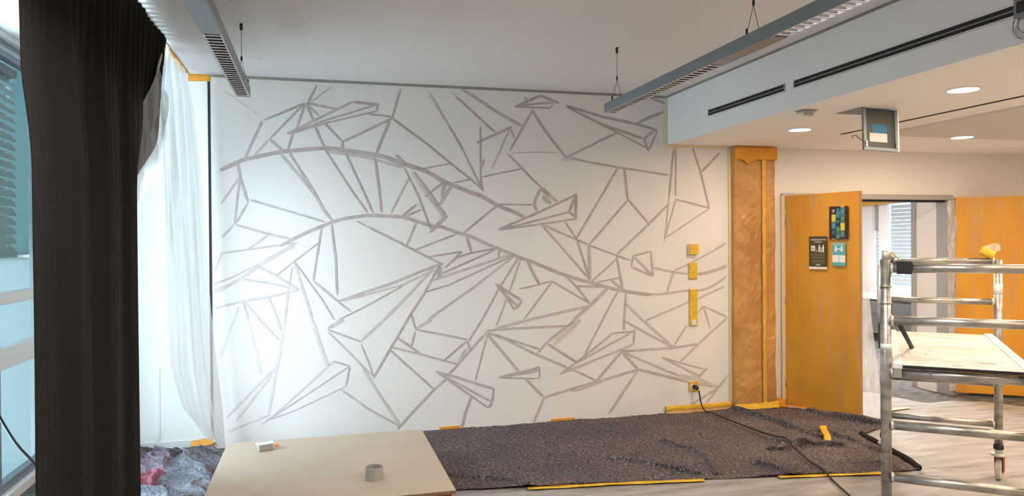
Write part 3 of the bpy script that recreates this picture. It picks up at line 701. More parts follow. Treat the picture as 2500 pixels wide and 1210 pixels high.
(19,80,0,[(1238,1653),(1277,1518)]),
(16,75,0,[(902,1483),(1198,1527)]),
(19,75,0,[(1198,1527),(1048,1391)]),
(16,80,0,[(1145,1476),(1268,1514),(1492,1551)]),
(16,75,0,[(1487,1542),(1026,1344)]),
(16,75,0,[(1523,1533),(1514,1472)]),
(19,55,0,[(1628,1497),(1267,1388),(926,1282)]),
(12,80,0,[(1655,1492),(1267,1327),(1073,1244),(869,1189)]),
(17,75,0,[(1005,1426),(869,1180),(757,1013),(727,962),(641,821),(573,714),(442,493)]),
(22,50,0,[(953,1393),(745,1175),(533,969),(339,796)]),
(14,70,0,[(996,1401),(986,1306)]),
(17,70,0,[(1012,1409),(1011,1314)]),
(26,50,0,[(996,1431),(1039,1421)]),
(14,75,0,[(757,1013),(773,961),(794,884)]),
(19,60,0,[(1655,1487),(1310,1230),(897,957)]),
(24,45,0,[(932,956),(802,888)]),
(15,75,0,[(1701,1478),(1526,1217),(1366,941),(1245,754)]),
(12,75,0,[(1714,1456),(1611,1179)]),
(12,75,0,[(1584,1119),(1514,936),(1491,889)]),
(21,75,0,[(1485,1248),(1611,1166),(1721,1097)]),
(16,75,0,[(1490,1244),(1588,1127),(1651,1020)]),
(16,75,0,[(1525,1208),(1688,1045)]),
(18,75,0,[(1721,1097),(1688,1041),(1651,1020)]),
(20,80,0,[(1778,1433),(1822,1343),(1886,1231)]),
(13,75,0,[(1703,1199),(1821,1219),(1999,1260)]),
(14,75,0,[(1522,1932),(1826,1930)]),
(20,75,0,[(1520,1717),(1826,1841),(2193,2004),(2236,2029)]),
(16,75,0,[(1525,1713),(1825,1783),(2164,1869)]),
(16,75,0,[(1525,1713),(1825,1752),(2239,1810)]),
(28,60,0,[(1522,1716),(1629,1748)]),
(20,80,0,[(2164,1869),(2231,2027)]),
(22,80,0,[(2231,2027),(2225,1810)]),
(22,80,0,[(2168,1869),(2235,1810)]),
(48,60,0,[(1915,2001),(1994,1944)]),
(25,70,0,[(1995,2002),(2051,1960)]),
(14,75,0,[(1999,1251),(1820,1028),(1742,933)]),
(16,75,0,[(1904,1761),(2229,1625),(2353,1575)]),
(13,75,0,[(2353,1575),(2606,1481)]),
(18,70,0,[(2606,1481),(2749,1433)]),
(13,75,0,[(1909,1756),(2346,1275)]),
(16,75,0,[(2125,1779),(2233,1630)]),
(18,70,0,[(2238,1616),(2351,1280)]),
(24,65,0,[(2348,1570),(2356,1252)]),
(16,65,0,[(2605,1440),(2370,1248)]),
(17,70,0,[(2611,1472),(2673,1163)]),
(16,65,0,[(2649,1279),(2380,1234)]),
(18,65,0,[(2555,1262),(2673,1168)]),
(16,75,0,[(2136,1297),(2226,1210),(2354,1053)]),
(18,70,0,[(2226,1210),(2467,1200)]),
(14,75,0,[(2003,1260),(2349,1057)]),
(31,60,0,[(2525,1185),(2349,1030),(2195,913)]),
(22,65,0,[(2214,912),(1948,725)]),
(45,40,0,[(2262,911),(2013,704)]),
(16,70,0,[(2623,1155),(2474,903),(2303,601)]),
(22,65,0,[(2702,1135),(2686,896),(2680,805)]),
(22,50,0,[(2703,1039),(2877,877),(3165,633)]),
(19,70,0,[(2774,1474),(2950,1510)]),
(19,65,0,[(2950,1510),(2969,1286)]),
(19,65,0,[(2969,1286),(2758,1373)]),
(18,65,0,[(2758,1373),(2774,1474)]),
(19,60,0,[(2784,1465),(2964,1291)]),
(19,60,0,[(2969,1365),(3178,1320),(3317,1303)]),
(30,55,1,[(3418,1298),(3507,1306),(3613,1332),(3725,1369)]),
(19,50,0,[(3178,1320),(3105,1130)]),
(25,55,0,[(2349,1030),(1819,934),(1715,912),(1487,862)]),
(21,60,1,[(1397,839),(1532,852),(1818,856),(2128,861)]),
(17,55,0,[(2882,877),(3317,1036),(3416,1066),(3703,1178)]),
(19,60,0,[(2682,888),(3165,628)]),
(17,60,0,[(3170,632),(3311,829)]),
(17,60,0,[(3410,925),(3479,998)]),
(17,50,0,[(3479,998),(3551,782)]),
(15,55,0,[(3484,998),(3722,891)]),
(21,50,0,[(3728,881),(3430,650),(3231,484)]),
(21,60,0,[(2660,613),(3165,623),(3414,646)]),
(18,70,0,[(1948,725),(1863,630)]),
(20,65,0,[(1414,826),(1576,767),(1817,637),(2135,492)]),
(14,70,0,[(1441,825),(1817,690),(1882,665)]),
(20,70,0,[(1957,711),(2221,537)]),
(20,65,0,[(2068,441),(2221,532),(2576,781)]),
(17,70,0,[(2576,781),(2784,787)]),
(15,65,0,[(2077,445),(2211,524),(2744,775)]),
(20,55,0,[(2073,441),(2192,480),(2659,631),(2774,672)]),
(18,65,0,[(2785,810),(2769,667)]),
(29,60,0,[(2073,441),(2182,489)]),
(24,70,0,[(2659,612),(2417,363)]),
(22,65,0,[(2669,593),(2812,448)]),
(19,55,0,[(2665,607),(2935,488),(3230,361)]),
(38,40,0,[(3230,365),(3417,313),(3575,257)]),
(21,65,0,[(2817,443),(3327,299)]),
(23,55,0,[(3427,274),(3638,239)]),
(22,60,0,[(2807,439),(2480,365),(2143,293),(1916,239)]),
(16,50,0,[(2471,351),(2219,284),(2152,292)]),
(22,60,0,[(2812,430),(2532,59)]),
(13,75,0,[(2192,471),(2417,359)]),
(21,70,0,[(1757,408),(1815,347),(1916,248)]),
(20,65,0,[(1916,234),(1821,26)]),
(11,65,0,[(3052,543),(3241,482),(3481,409)]),
(19,60,0,[(3052,543),(3324,403),(3428,355)]),
(23,65,0,[(3512,417),(3417,332)]),
(11,60,0,[(3118,507),(3355,382)]),
(36,40,0,[(3334,398),(3428,345)]),
(21,55,0,[(3735,339),(3638,234),(3494,81)]),
(21,55,0,[(3628,225),(3342,85)]),
(11,30,0,[(3364,207),(3342,81)]),
(17,70,0,[(794,879),(1000,833),(1240,776)]),
(14,75,0,[(789,862),(759,740)]),
(19,70,0,[(637,822),(835,673)]),
(14,75,0,[(573,723),(944,371)]),
(17,65,0,[(602,734),(826,673),(1168,562)]),
(16,75,0,[(1231,763),(1028,603)]),
(16,75,0,[(1236,759),(1266,683)]),
(19,65,0,[(1401,826),(1262,684),(1155,571)]),
(17,75,0,[(1155,567),(1067,485)]),
(19,70,0,[(1053,451),(944,362),(771,193),(643,57)]),
(28,50,0,[(1231,702),(1155,584)]),
(10,75,0,[(1410,813),(1304,420)]),
(21,65,0,[(1410,817),(1693,478)]),
(21,65,0,[(963,516),(1110,470),(1469,341)]),
(21,70,0,[(1465,341),(1450,228)]),
(21,70,0,[(1450,223),(1418,181)]),
(16,65,0,[(971,511),(1171,393),(1446,232)]),
(14,70,0,[(980,507),(1066,442),(1418,181)]),
(29,60,0,[(963,516),(1075,467)]),
(21,75,0,[(1272,291),(1213,147),(1186,27)]),
(21,70,0,[(1515,439),(1693,470),(1816,494),(1881,511)]),
(16,65,0,[(1515,439),(1815,468),(1876,487)]),
(12,75,0,[(1515,435),(1815,412),(1880,411)]),
(14,70,0,[(1876,514),(1882,411)]),
(12,65,0,[(347,770),(406,621),(442,505)]),
(12,60,0,[(84,881),(216,747),(405,537),(442,505)]),
(20,45,0,[(357,568),(405,495),(652,90)]),
(17,55,0,[(172,416),(402,234),(651,82)]),
(25,50,0,[(660,98),(638,49)]),
(17,65,0,[(80,902),(339,796)]),
(15,65,0,[(122,643),(251,599)]),
(15,65,0,[(251,599),(220,438)]),
(16,40,0,[(126,643),(-132,417),(-368,211)]),
(12,55,0,[(247,595),(-376,207)]),
(10,50,0,[(217,434),(-172,267),(-415,190)]),
(19,30,0,[(-438,167),(-368,215)]),
(15,35,0,[(-326,615),(-703,238)]),
(19,30,0,[(-330,599),(-628,204)]),
(16,35,0,[(-375,240),(-693,124)]),
]
# ------------------------------------------------------------------ the mural: hand brushed lines in mauve paint on the wall (millimetres on the wall plane)
mural = thing('mural_drawing', 'unfinished wall drawing of paper planes and arcs in mauve brush lines', 'mural', (1.4, WY-0.001, 0.0))
def stroke(i, w, op, smooth_, pts):
    P = [(x/1000.0, z/1000.0) for x, z in pts]
    if smooth_: P = catmull(P, 5)
    at = arclen_poly(P); L = sum(math.dist(a, b) for a, b in zip(P, P[1:])); n = max(4, int(L/0.03)); w = w/1000.0*0.5
    y = WY-0.0008-op*0.00003-(i % 40)*0.00002; mb = MB(); prev = None; rows = []
    for k in range(n+1):
        t = k/n; p = Vector(at(t)); q0 = Vector(at(max(0, t-0.5/n))); q1 = Vector(at(min(1, t+0.5/n)))
        d = (q1-q0).normalized(); s = Vector((-d.y, d.x))
        e = min(t, 1-t)*L/(2*w); rr = w*min(1.0, 0.55+0.45*min(1, e))
        a = rr*(1+0.16*nz(t*L*12, i*3.1)); b = rr*(1+0.16*nz(t*L*12, i*3.1+50))
        wob = 0.0025*nz(t*L*3, i*1.7)
        pa = p+s*(a+wob); pb = p-s*(b-wob)
        rows.append((mb.bm.verts.new((pa.x, y, pa.y)), mb.bm.verts.new((pb.x, y, pb.y))))
    for a, b in zip(rows, rows[1:]): mb.bm.faces.new((a[0], a[1], b[1], b[0]))
    mb.build('brush_stroke', paint_mat(op), mural)
for i, s in enumerate(STROKES): stroke(i, *s)

# ------------------------------------------------------------------ curtain and dust sheets at the left
def curtain():
    Y0, Y1 = 2.80, 5.17; NP = 28; nx, ny = 340, 60
    def fn(u, v):
        z = 0.06+v*(CZ-0.075)
        top = max(0.0, (v-0.80)/0.20); rec = min(1, max(0, u-0.66)/0.2)
        ytop = 2.745+u*(Y1-2.745)+0.33*rec*(1-top); ylow = 2.87+u/0.66*1.49 if u < 0.66 else 4.36+(u-0.66)/0.34*0.26
        # the far part is gathered towards the viewer below about head height
        k = max(0.0, min(1.0, (2.36-z)/0.50)); pull = k*k*(3-2*k)
        near = 1-max(0.0, min(1.0, (u-0.0)/0.5))
        pull = max(pull, near*max(0.0, min(1.0, (CZ-z)/2.5)))
        y = ytop+(ylow-ytop)*pull
        fine = math.sin(u*NP*2*math.pi)
        coarse = math.sin(u*4.2*2*math.pi+2.2)+0.35*math.sin(u*9.5*2*math.pi+1.9+0.5*v)
        x = -0.945+0.018*fine*(0.10+1.6*top)+0.024*coarse*(1-0.75*top)*min(1.0, 0.15+u*5)
        x -= 0.10*rec*(1-top)
        y += 0.006*nz(u*9, z*1.2)
        if v > 0.985: z += 0.012*math.cos(u*NP*2*math.pi)-0.010
        return Vector((x, y, z))
    t = thing('curtain', 'dark charcoal pleated curtain hanging from the ceiling, pulled together', 'curtain', (-0.94, 3.9, 0.06))
    MB().grid(nx, ny, fn).build('cloth', M_CURTAIN, t, smooth=True, solid=0.003)
    MB().box(-0.953, -0.937, 1.0, 5.2, CZ-0.010, CZ, 0.002).build('track', M_WHITEMETAL, t)
    return t
curtain()
# long dust sheet: taped along the ceiling, falling to the floor beside the wall
LE = [(-0.985, 5.30, 2.925), (-1.005, 5.45, 2.45), (-1.02, 5.60, 2.0), (-1.035, 5.74, 1.3), (-1.02, 5.75, 0.72), (-0.94, 5.75, 0.42), (-0.80, 5.80, 0.20)]
RE = [(-0.945, 6.02, 2.925), (-0.905, 6.06, 2.70), (-0.857, 6.09, 2.2), (-0.825, 6.11, 1.6), (-0.795, 6.11, 1.12), (-0.757, 6.11, 0.70), (-0.716, 6.11, 0.33), (-0.70, 6.10, 0.03)]
la, ra = arclen_poly(LE), arclen_poly(RE)
def dust(u, v):
    a, b = Vector(la(v)), Vector(ra(v)); p = a.lerp(b, u)
    amp = 0.008+0.035*min(1, v*2.2)*(1-0.55*v)
    f = math.sin(u*21+2.2*nz(v*2, u*3))+0.6*math.sin(u*43+v*2+1)
    p.x += amp*0.55*f*math.sin(math.pi*min(1, u*1.04))**0.5; p.y += min(0.0, amp*0.5*f)+0.02*nz(u*3, v*4, 2)-0.01
    p.z += 0.02*nz(u*7, v*3, 6)*v
    p.y = min(p.y, WY-0.03)
    return p
tag(MB().grid(90, 110, dust).build('dust_sheet', M_DUST, smooth=True), 'long translucent plastic dust sheet hanging from ceiling to floor left of the mural', 'plastic sheet')
# short swag of the same plastic drawn behind the curtain edge
LS = [(-0.93, 5.17, 2.922), (-0.945, 4.90, 2.64), (-0.965, 4.62, 2.40), (-0.985, 4.41, 2.22), (-0.99, 4.37, 2.0), (-0.99, 4.35, 1.80)]
RS = [(-0.955, 5.48, 2.922), (-0.965, 5.46, 2.75), (-0.97, 5.44, 2.58), (-0.975, 5.40, 2.42), (-0.98, 5.36, 2.28), (-0.985, 5.30, 2.12)]
ls, rs = arclen_poly(LS), arclen_poly(RS)
def swag(u, v):
    p = Vector(ls(v)).lerp(Vector(rs(v)), u)
    p.x += 0.014*math.sin(u*14+v*3+2*nz(u*2, v*3))*(0.25+0.75*min(1, v*2))+0.006*nz(u*5, v*5); p.z -= 0.05*math.sin(math.pi*u)*v
    return p
tag(MB().grid(70, 50, swag).build('dust_sheet', M_DUST2, smooth=True), 'short plastic swag of dust sheet draped across the curtain edge', 'plastic sheet')
tag(MB().tube(catmull([(-1.66, 3.9, 1.3), (-1.62, 4.2, 0.95), (-1.60, 4.40, 0.70), (-1.60, 4.60, 0.52), (-1.60, 4.80, 0.38), (-1.60, 5.1, 0.16), (-1.6, 5.3, 0.012), (-1.6, 5.6, 0.012)], 8), 0.007, 8).build('power_cable', M_BLACKRUB, smooth=True), 'thin dark cable sagging in front of the left window', 'cable')

# crumpled cloths on the floor under the dust sheet
def heap(name, label, cat, x0, x1, y0, y1, h, seed, mat, fold=1.0, n=90, ang=0.4):
    def fn(u, v):
        x = x0+u*(x1-x0); y = y0+v*(y1-y0); e = min(1, 6*min(u, 1-u, v, 1-v)); e = e*e*(3-2*e)
        ux = x*math.cos(ang)+y*math.sin(ang); vy = -x*math.sin(ang)+y*math.cos(ang)
        r1 = 1-abs(nz(ux*3.4*fold+seed, vy*1.6*fold, seed))*2.0; r2 = 1-abs(nz(ux*7*fold, vy*4*fold+seed, 2.0))*2
        z = h*(0.25+0.75*max(0, r1)**3+0.22*max(0, r2)**5+0.35*nz(ux*2, vy*2, seed+4))
        dx = 0.03*nz(ux*5, vy*5, seed+9)-0.05*max(0, r1)**4; dy = 0.03*nz(ux*5+9, vy*5, seed+2)-0.09*max(0, r1)**4-0.04*max(0, r2)**5
        wob = 0.05*nz(u*4+seed, v*4, 1)
        return Vector((x+dx+wob*(1-e), y+dy+wob*(1-e)*0.6, 0.012+max(0, z)*e))
    return tag(MB().grid(n, n, fn).build(name, mat, smooth=True, solid=0.006), label, cat)
heap('crumpled_fleece', 'light grey crumpled fleece on the floor left of the fibreboard', 'drop cloth', -1.25, -0.60, 4.72, 6.02, 0.13, 1.7, M_FLEECEB, 0.8, 160, 0.9)
heap('crumpled_fleece', 'dark bunched fleece at the foot of the left wall', 'drop cloth', -1.75, -0.90, 5.86, 6.14, 0.13, 6.1, M_FLEECE, 1.2, 70, 0.1)
heap('mauve_rag', 'crumpled mauve rag on the pile beside the curtain', 'rag', -1.50, -0.95, 5.48, 5.98, 0.14, 3.9, M_MAUVE, 1.5, 80, 0.9)
heap('pink_rag', 'crumpled pink rag on the pile beside the curtain', 'rag', -1.42, -0.97, 5.16, 5.54, 0.13, 9.4, M_PINK, 1.4, 80, 0.5)
heap('cyan_paper', 'pale cyan crumpled paper at the bottom of the cloth pile', 'paper', -1.30, -0.94, 4.80, 5.10, 0.10, 2.2, M_CYANPAPER, 0.7, 50, 0.2)
tag(MB().grid(14, 6, lambda u, v: Vector((-0.96+u*0.17, WY-0.02-0.035*(1-v)-0.008*nz(u*6, v*3), 0.02+v*0.055+0.03*u))).build('foot_tape', M_ORANGETAPE, smooth=True, solid=0.001), 'yellow orange tape at the foot of the dust sheet', 'tape')

# ------------------------------------------------------------------ fibreboard sheet on a low red pallet and the small things on it
TX0, TX1, TY0, TY1, TZ = -0.600, 0.725, 3.985, 5.352, 0.25
tb = thing('fibreboard_sheet', 'large tan fibreboard sheet lying flat on the red pallet', 'board', (0.06, 4.67, TZ-0.019))
MB().box(TX0, TX1, TY0, TY1, TZ-0.006, TZ, 0.0015).build('face', M_MDF, tb)
MB().box(TX0+0.001, TX1-0.001, TY0+0.001, TY1-0.001, TZ-0.022, TZ-0.0062).build('dark_edge', M_MDFEDGE, tb)
pl_ = thing('red_pallet', 'low red pallet under the fibreboard sheet', 'pallet', (0.06, 4.67, 0.03))
for k in range(7):
    y0 = TY0+0.012+k*0.193; MB().box(TX0+0.02, TX1-0.018, y0, y0+0.165, TZ-0.047, TZ-0.023, 0.003).build('deck_plank', M_RED, pl_)
for x in (TX0+0.03, 0.02, TX1-0.12):
    MB().box(x, x+0.09, TY0+0.02, TY1-0.03, TZ-0.075, TZ-0.0475, 0.003).build('stringer', M_RED, pl_)
    for y in (TY0+0.02, 4.60, TY1-0.16): MB().box(x, x+0.09, y, y+0.12, 0.045, TZ-0.0752, 0.003).build('block', M_RED, pl_)
    MB().box(x, x+0.09, TY0+0.02, TY1-0.03, 0.028, 0.0448, 0.003).build('runner', M_RED, pl_)
PX, PY = 0.307, 4.295
pc = thing('pipe_offcut', 'grey plastic pipe offcut standing on the front of the fibreboard', 'pipe piece', (PX, PY, TZ))
MB().lathe((PX, PY, TZ), [(0.0500, 0.0), (0.0506, 0.002), (0.0506, 0.071), (0.0498, 0.074), (0.0455, 0.074), (0.0448, 0.071), (0.0448, 0.001)], 44).build('tube_wall', M_PVC, pc, smooth=False)
MB().lathe((PX, PY, TZ), [(0.0446, 0.0006), (0.0446, 0.002)], 44).build('tube_floor', M_PVC, pc)
jb = thing('junction_box', 'small grey box with pale lipped lid at the back of the fibreboard', 'box', (-0.34, 5.10, TZ))
Mj = Matrix.Translation((-0.3406, 5.10, TZ)) @ Matrix.Rotation(math.radians(20), 4, 'Z') @ Matrix.Scale(1.53, 4)
MB().box(-0.030, 0.030, -0.018, 0.018, 0.0, 0.028, 0.002, Mj).build('body', M_PVC, jb)
MB().box(-0.036, 0.036, -0.022, 0.022, 0.028, 0.032, 0.001, Mj).build('lid', M_WHITEPLASTIC, jb)
for a in (-0.034, 0.030): MB().box(a, a+0.004, -0.012, 0.012, 0.032, 0.036, 0, Mj).build('lug', M_WHITEPLASTIC, jb)
ob = MB(); g = bmesh.ops.create_icosphere(ob.bm, subdivisions=2, radius=0.015)['verts']
for v in g: v.co = Vector((v.co.x*1.2, v.co.y*0.8, v.co.z*0.6))*(1+0.5*nz(v.co.x*90, v.co.y*90, v.co.z*90))+Vector((-0.273, 5.178, TZ+0.008))
tag(ob.build('tape_crumb', pbr('orange_crumb', (0.80, 0.28, 0.06), 0.6)), 'tiny balled up scrap of orange tape on the fibreboard', 'scrap')

# ------------------------------------------------------------------ masked switches, socket, plug and cable
def masked(name, label, x0, x1, z0, z1, dep, seed, torn=False):
    t = thing(name, label, 'wall switch', ((x0+x1)/2, WY-dep/2, z0), 'masked switches on the mural wall')
    MB().box(x0+0.004, x1-0.004, WY-dep*0.7, WY, z0+0.004, z1-0.004, 0.004).build('switch_plate', M_WHITEPLASTIC, t)
    def fn(u, v):
        a = min(u, 1-u); b = min(v, 1-v); e = 1.0 if (a > 0.04 and b > 0.03) else 0.15
        return Vector((x0+u*(x1-x0)+0.002*nz(v*9, seed), WY-0.002-dep*e-0.004*abs(nz(u*6+seed, v*9*(z1-z0)*9)), z0+v*(z1-z0)+0.003*nz(u*7, seed)))
    MB().grid(26, 40, fn).build('masking_tape', M_TAPE, t, smooth=False)
    if torn: MB().box(x0+0.02, x1-0.02, WY-dep-0.010, WY-dep-0.003, z0+0.012, z0+0.065, 0.002).build('torn_paper', M_WHITEPLASTIC, t)
    return t
masked('masked_switch', 'small square wall switch box covered in yellow tape, topmost of three', 3.316, 3.417, 1.474, 1.574, 0.035, 1.0)
masked('masked_switch', 'rectangular wall switch covered in yellow tape, middle of three', 3.326, 3.413, 1.249, 1.403, 0.014, 4.0)
masked('masked_switch', 'long vertical switch strip covered in yellow tape with torn lower end', 3.329, 3.414, 0.811, 1.171, 0.014, 8.0, True)
so = thing('wall_socket', 'wall socket framed with yellow tape, black plug in it', 'socket', (3.371, WY-0.01, 0.211))
MB().box(3.331, 3.411, WY-0.010, WY, 0.215, 0.293, 0.003).build('plate', M_WHITEPLASTIC, so)
fr = MB()
for a in ((3.323, 3.419, 0.279, 0.299), (3.323, 3.419, 0.209, 0.229), (3.323, 3.343, 0.229, 0.279), (3.399, 3.419, 0.229, 0.279)): fr.box(a[0], a[1], WY-0.013, WY-0.004, a[2], a[3], 0.001)
fr.build('tape_frame', M_TAPE, so)
MB().lathe((3.371, WY-0.010, 0.254), [(0.024, 0.0), (0.024, -0.004), (0.020, -0.004), (0.020, -0.0005)], 28, axis='y').build('socket_ring', M_WHITEPLASTIC, so)
cb = thing('extension_cable', 'black plug and cable running from the wall socket across the fleece', 'cable', (3.40, 5.2, 0.02))
MB().tube([(3.374, WY-0.004, 0.256), (3.376, WY-0.030, 0.254), (3.383, WY-0.046, 0.247), (3.392, WY-0.058, 0.236)], 0.02, 16, radii=[0.019, 0.020, 0.019, 0.011]).build('plug', M_BLACKRUB, cb, smooth=True)
MB().tube([(3.390, WY-0.056, 0.238), (3.394, WY-0.060, 0.228)], 0.008, 10).build('strain_relief', M_WHITEPLASTIC, cb, smooth=True)
cp = [(3.394, WY-0.060, 0.228), (3.400, WY-0.068, 0.17), (3.412, WY-0.085, 0.09), (3.425, WY-0.13, 0.045), (3.437, 6.00, 0.050), (3.445, 5.643, 0.052), (3.464, 5.248, 0.056), (3.455, 5.05, 0.075), (3.44, 4.90, 0.098), (3.415, 4.78, 0.070), (3.34, 4.50, 0.052), (3.31, 4.30, 0.045), (3.28, 4.18, 0.022), (3.181, 3.902, 0.022), (3.0, 3.4, 0.022), (2.7, 2.9, 0.022)]
MB().tube(catmull(cp, 8), 0.0065, 8).build('lead', M_BLACKRUB, cb, smooth=True)

# ------------------------------------------------------------------ posters on the left door leaf
def poster(name, label, s0, s1, z0, z1, mat):
    c = MD1 @ Vector(((s0+s1)/2, 0.022, z0))
    t = thing(name, label, 'poster', c)
    MB().box(s0, s1, 0.0205, 0.022, z0, z1, 0, MD1).build('sheet', mat, t)
    return t
def pbox(t, s0, s1, z0, z1, mat, name='print', y=0.0224): MB().box(s0, s1, 0.0219, y, z0, z1, 0, MD1).build(name, mat, t)
def ptext(t, s, z, body, size, mat, sx=1.0, align='CENTER'):
    M = MD1 @ Matrix.Translation((s, 0.0228, z)) @ Matrix.Rotation(math.radians(90), 4, 'X').inverted() @ Matrix.Identity(4)
    M = MD1 @ Matrix(((1*sx, 0, 0, s), (0, 0, 1, 0.0226), (0, 1, 0, z), (0, 0, 0, 1)))
    text_mesh('lettering', body, size, mat, M, t, align)
def ppoly(t, pts, mat, name='pictogram'): MB().plate([MD1 @ Vector((s, 0.0219, z)) for s, z in pts], n1, 0.0006).build(name, mat, t)
def circ(s, z, r, n=14, k=1.0): return [(s+r*k*math.cos(2*math.pi*i/n), z+r*math.sin(2*math.pi*i/n)) for i in range(n)]
P_CREAM = flat('poster_cream', (0.86, 0.84, 0.74)); P_OLIVE = flat('poster_olive', (0.055, 0.05, 0.018)); P_GREYL = flat('poster_text_grey', (0.22, 0.21, 0.11))
P_NAVY = flat('poster_navy', (0.012, 0.035, 0.06)); P_TEAL = flat('poster_teal', (0.05, 0.20, 0.24)); P_TEALL = flat('poster_turquoise', (0.10, 0.42, 0.46)); P_BLUE = flat('poster_blue', (0.05, 0.17, 0.27))
P_LIME = flat('poster_lime', (0.58, 0.58, 0.06)); P_GREEN = flat('poster_green', (0.06, 0.16, 0.035)); P_MAROON = flat('poster_maroon', (0.035, 0.008, 0.01)); P_STEEL = flat('poster_steel', (0.08, 0.14, 0.18))
P_WHITE = flat('poster_white', (0.85, 0.84, 0.83))
p = poster('poster', 'dark olive conference room poster with calendar and people icons on the door', 0.272, 0.459, 1.338, 1.637, P_OLIVE)
pbox(p, 0.272, 0.459, 1.338, 1.360, P_CREAM, 'bottom_margin')
ptext(p, 0.366, 1.606, 'CONFERENCE ROOM', 0.0215, P_CREAM, 0.80); ptext(p, 0.366, 1.585, 'SCHEDULE', 0.019, P_CREAM, 0.85)
pbox(p, 0.293, 0.336, 1.504, 1.552, P_CREAM, 'pictogram'); pbox(p, 0.300, 0.329, 1.528, 1.533, P_OLIVE, 'pictogram', 0.0230); pbox(p, 0.300, 0.329, 1.515, 1.520, P_OLIVE, 'pictogram', 0.0230)
ppoly(p, circ(0.343, 1.508, 0.014), P_CREAM); MB().plate([MD1 @ Vector((s, 0.0226, z)) for s, z in circ(0.343, 1.508, 0.010)], n1, 0.0005).build('pictogram', P_OLIVE, p)
for s in (0.379, 0.420):
    ppoly(p, circ(s, 1.553, 0.0075), P_CREAM); pbox(p, s-0.008, s+0.008, 1.518, 1.544, P_CREAM, 'pictogram'); pbox(p, s-0.0075, s-0.001, 1.492, 1.519, P_CREAM, 'pictogram'); pbox(p, s+0.001, s+0.0075, 1.492, 1.519, P_CREAM, 'pictogram')
ppoly(p, [(0.387, 1.540), (0.400, 1.530), (0.413, 1.540), (0.412, 1.534), (0.400, 1.523), (0.388, 1.534)], P_CREAM)
ppoly(p, circ(0.400, 1.513, 0.006), P_CREAM); pbox(p, 0.395, 0.405, 1.492, 1.509, P_CREAM, 'pictogram')
for k, z in enumerate([1.473, 1.461, 1.446, 1.436, 1.417, 1.407, 1.393]): pbox(p, 0.288+0.006*(k % 3), 0.440-0.009*(k % 2), z, z+0.0045, P_GREYL, 'text_line')
pbox(p, 0.342, 0.390, 1.374, 1.381, P_CREAM, 'text_line')
p = poster('poster', 'dark poster with blue, green and lime colour blocks, uppermost of three on the door', 0.482, 0.668, 1.610, 1.903, P_MAROON)
cw = 0.041; x0 = 0.506
cells = [(0, 0, P_MAROON, 0.060), (0, 1, P_LIME, 0.064), (0, 2, P_TEAL, 0.064), (0, 3, P_NAVY, 0.066), (1, 0, P_NAVY, 0.036), (1, 1, P_BLUE, 0.064), (1, 2, P_NAVY, 0.07), (1, 3, P_GREEN, 0.066), (1, 4, P_STEEL, 0.04), (2, 0, P_TEAL, 0.066), (2, 1, P_GREEN, 0.066), (2, 2, P_LIME, 0.066), (2, 3, P_STEEL, 0.06)]
zc = [1.892, 1.899, 1.888]
for c, r, mt, hh in cells:
    z1 = zc[c]; z0 = z1-hh; zc[c] = z0-0.001
    pbox(p, x0+c*(cw+0.003), x0+c*(cw+0.003)+cw, z0, z1, mt, 'colour_block')
    if mt not in (P_LIME,):
        for q in range(3): pbox(p, x0+c*(cw+0.003)+0.008, x0+c*(cw+0.003)+0.008+(0.024 if q < 2 else 0.014), z1-0.022-q*0.011, z1-0.017-q*0.011, P_CREAM if (c, r) == (0, 0) else P_TEALL, 'text_line', 0.0231)
pbox(p, x0, x0+cw, 1.611, 1.616, P_LIME, 'colour_block'); pbox(p, x0+2*(cw+0.003), x0+2*(cw+0.003)+cw, 1.893, 1.902, P_LIME, 'colour_block')
p = poster('poster', 'small turquoise poster with two figures facing each other on the door', 0.510, 0.641, 1.373, 1.578, P_TEALL)
pbox(p, 0.512, 0.574, 1.405, 1.468, P_WHITE, 'note_field'); pbox(p, 0.580, 0.639, 1.405, 1.468, P_WHITE, 'note_field'); pbox(p, 0.520, 0.630, 1.563, 1.567, P_WHITE, 'text_line')
for s, sg in ((0.547, 1), (0.604, -1)):
    ppoly(p, circ(s, 1.543, 0.0085), P_WHITE)
    ppoly(p, [(s-sg*0.012, 1.512), (s-sg*0.010, 1.532), (s+sg*0.006, 1.533), (s+sg*0.028, 1.522), (s+sg*0.028, 1.516), (s+sg*0.008, 1.521), (s+sg*0.010, 1.512)], P_WHITE)
    pbox(p, s-0.009, s+0.009, 1.501, 1.512, P_WHITE, 'pictogram')

# ------------------------------------------------------------------ pendant light channels
def wire(t, x, y, zt, zb, hw):
    ym = y-0.03; zm = zb+(zt-zb)*0.42
    MB().lathe((x, ym, zt), [(0.009, 0), (0.009, -0.03), (0.005, -0.04)], 12).build('ceiling_anchor', M_BLACKRUB, t, smooth=True)
    MB().tube([(x, ym, zt-0.03), (x, ym, zm)], 0.0016, 6).build('steel_wire', M_BLACKRUB, t)
    MB().lathe((x, ym, zm), [(0.006, 0.012), (0.006, -0.012)], 10).build('wire_clamp', M_BLACKRUB, t)
    for s in (-1, 1):
        MB().tube([(x, ym, zm-0.01), (x+s*hw, ym+0.0, zb)], 0.0014, 6).build('steel_wire', M_BLACKRUB, t)
        MB().lathe((x+s*hw, ym, zb), [(0.005, 0.028), (0.005, 0.0)], 10).build('wire_grip', M_BLACKRUB, t)
M_REFLECT = pbr('dull_reflector', (0.16, 0.165, 0.17), 0.4, 0.4)
E_PD = 34
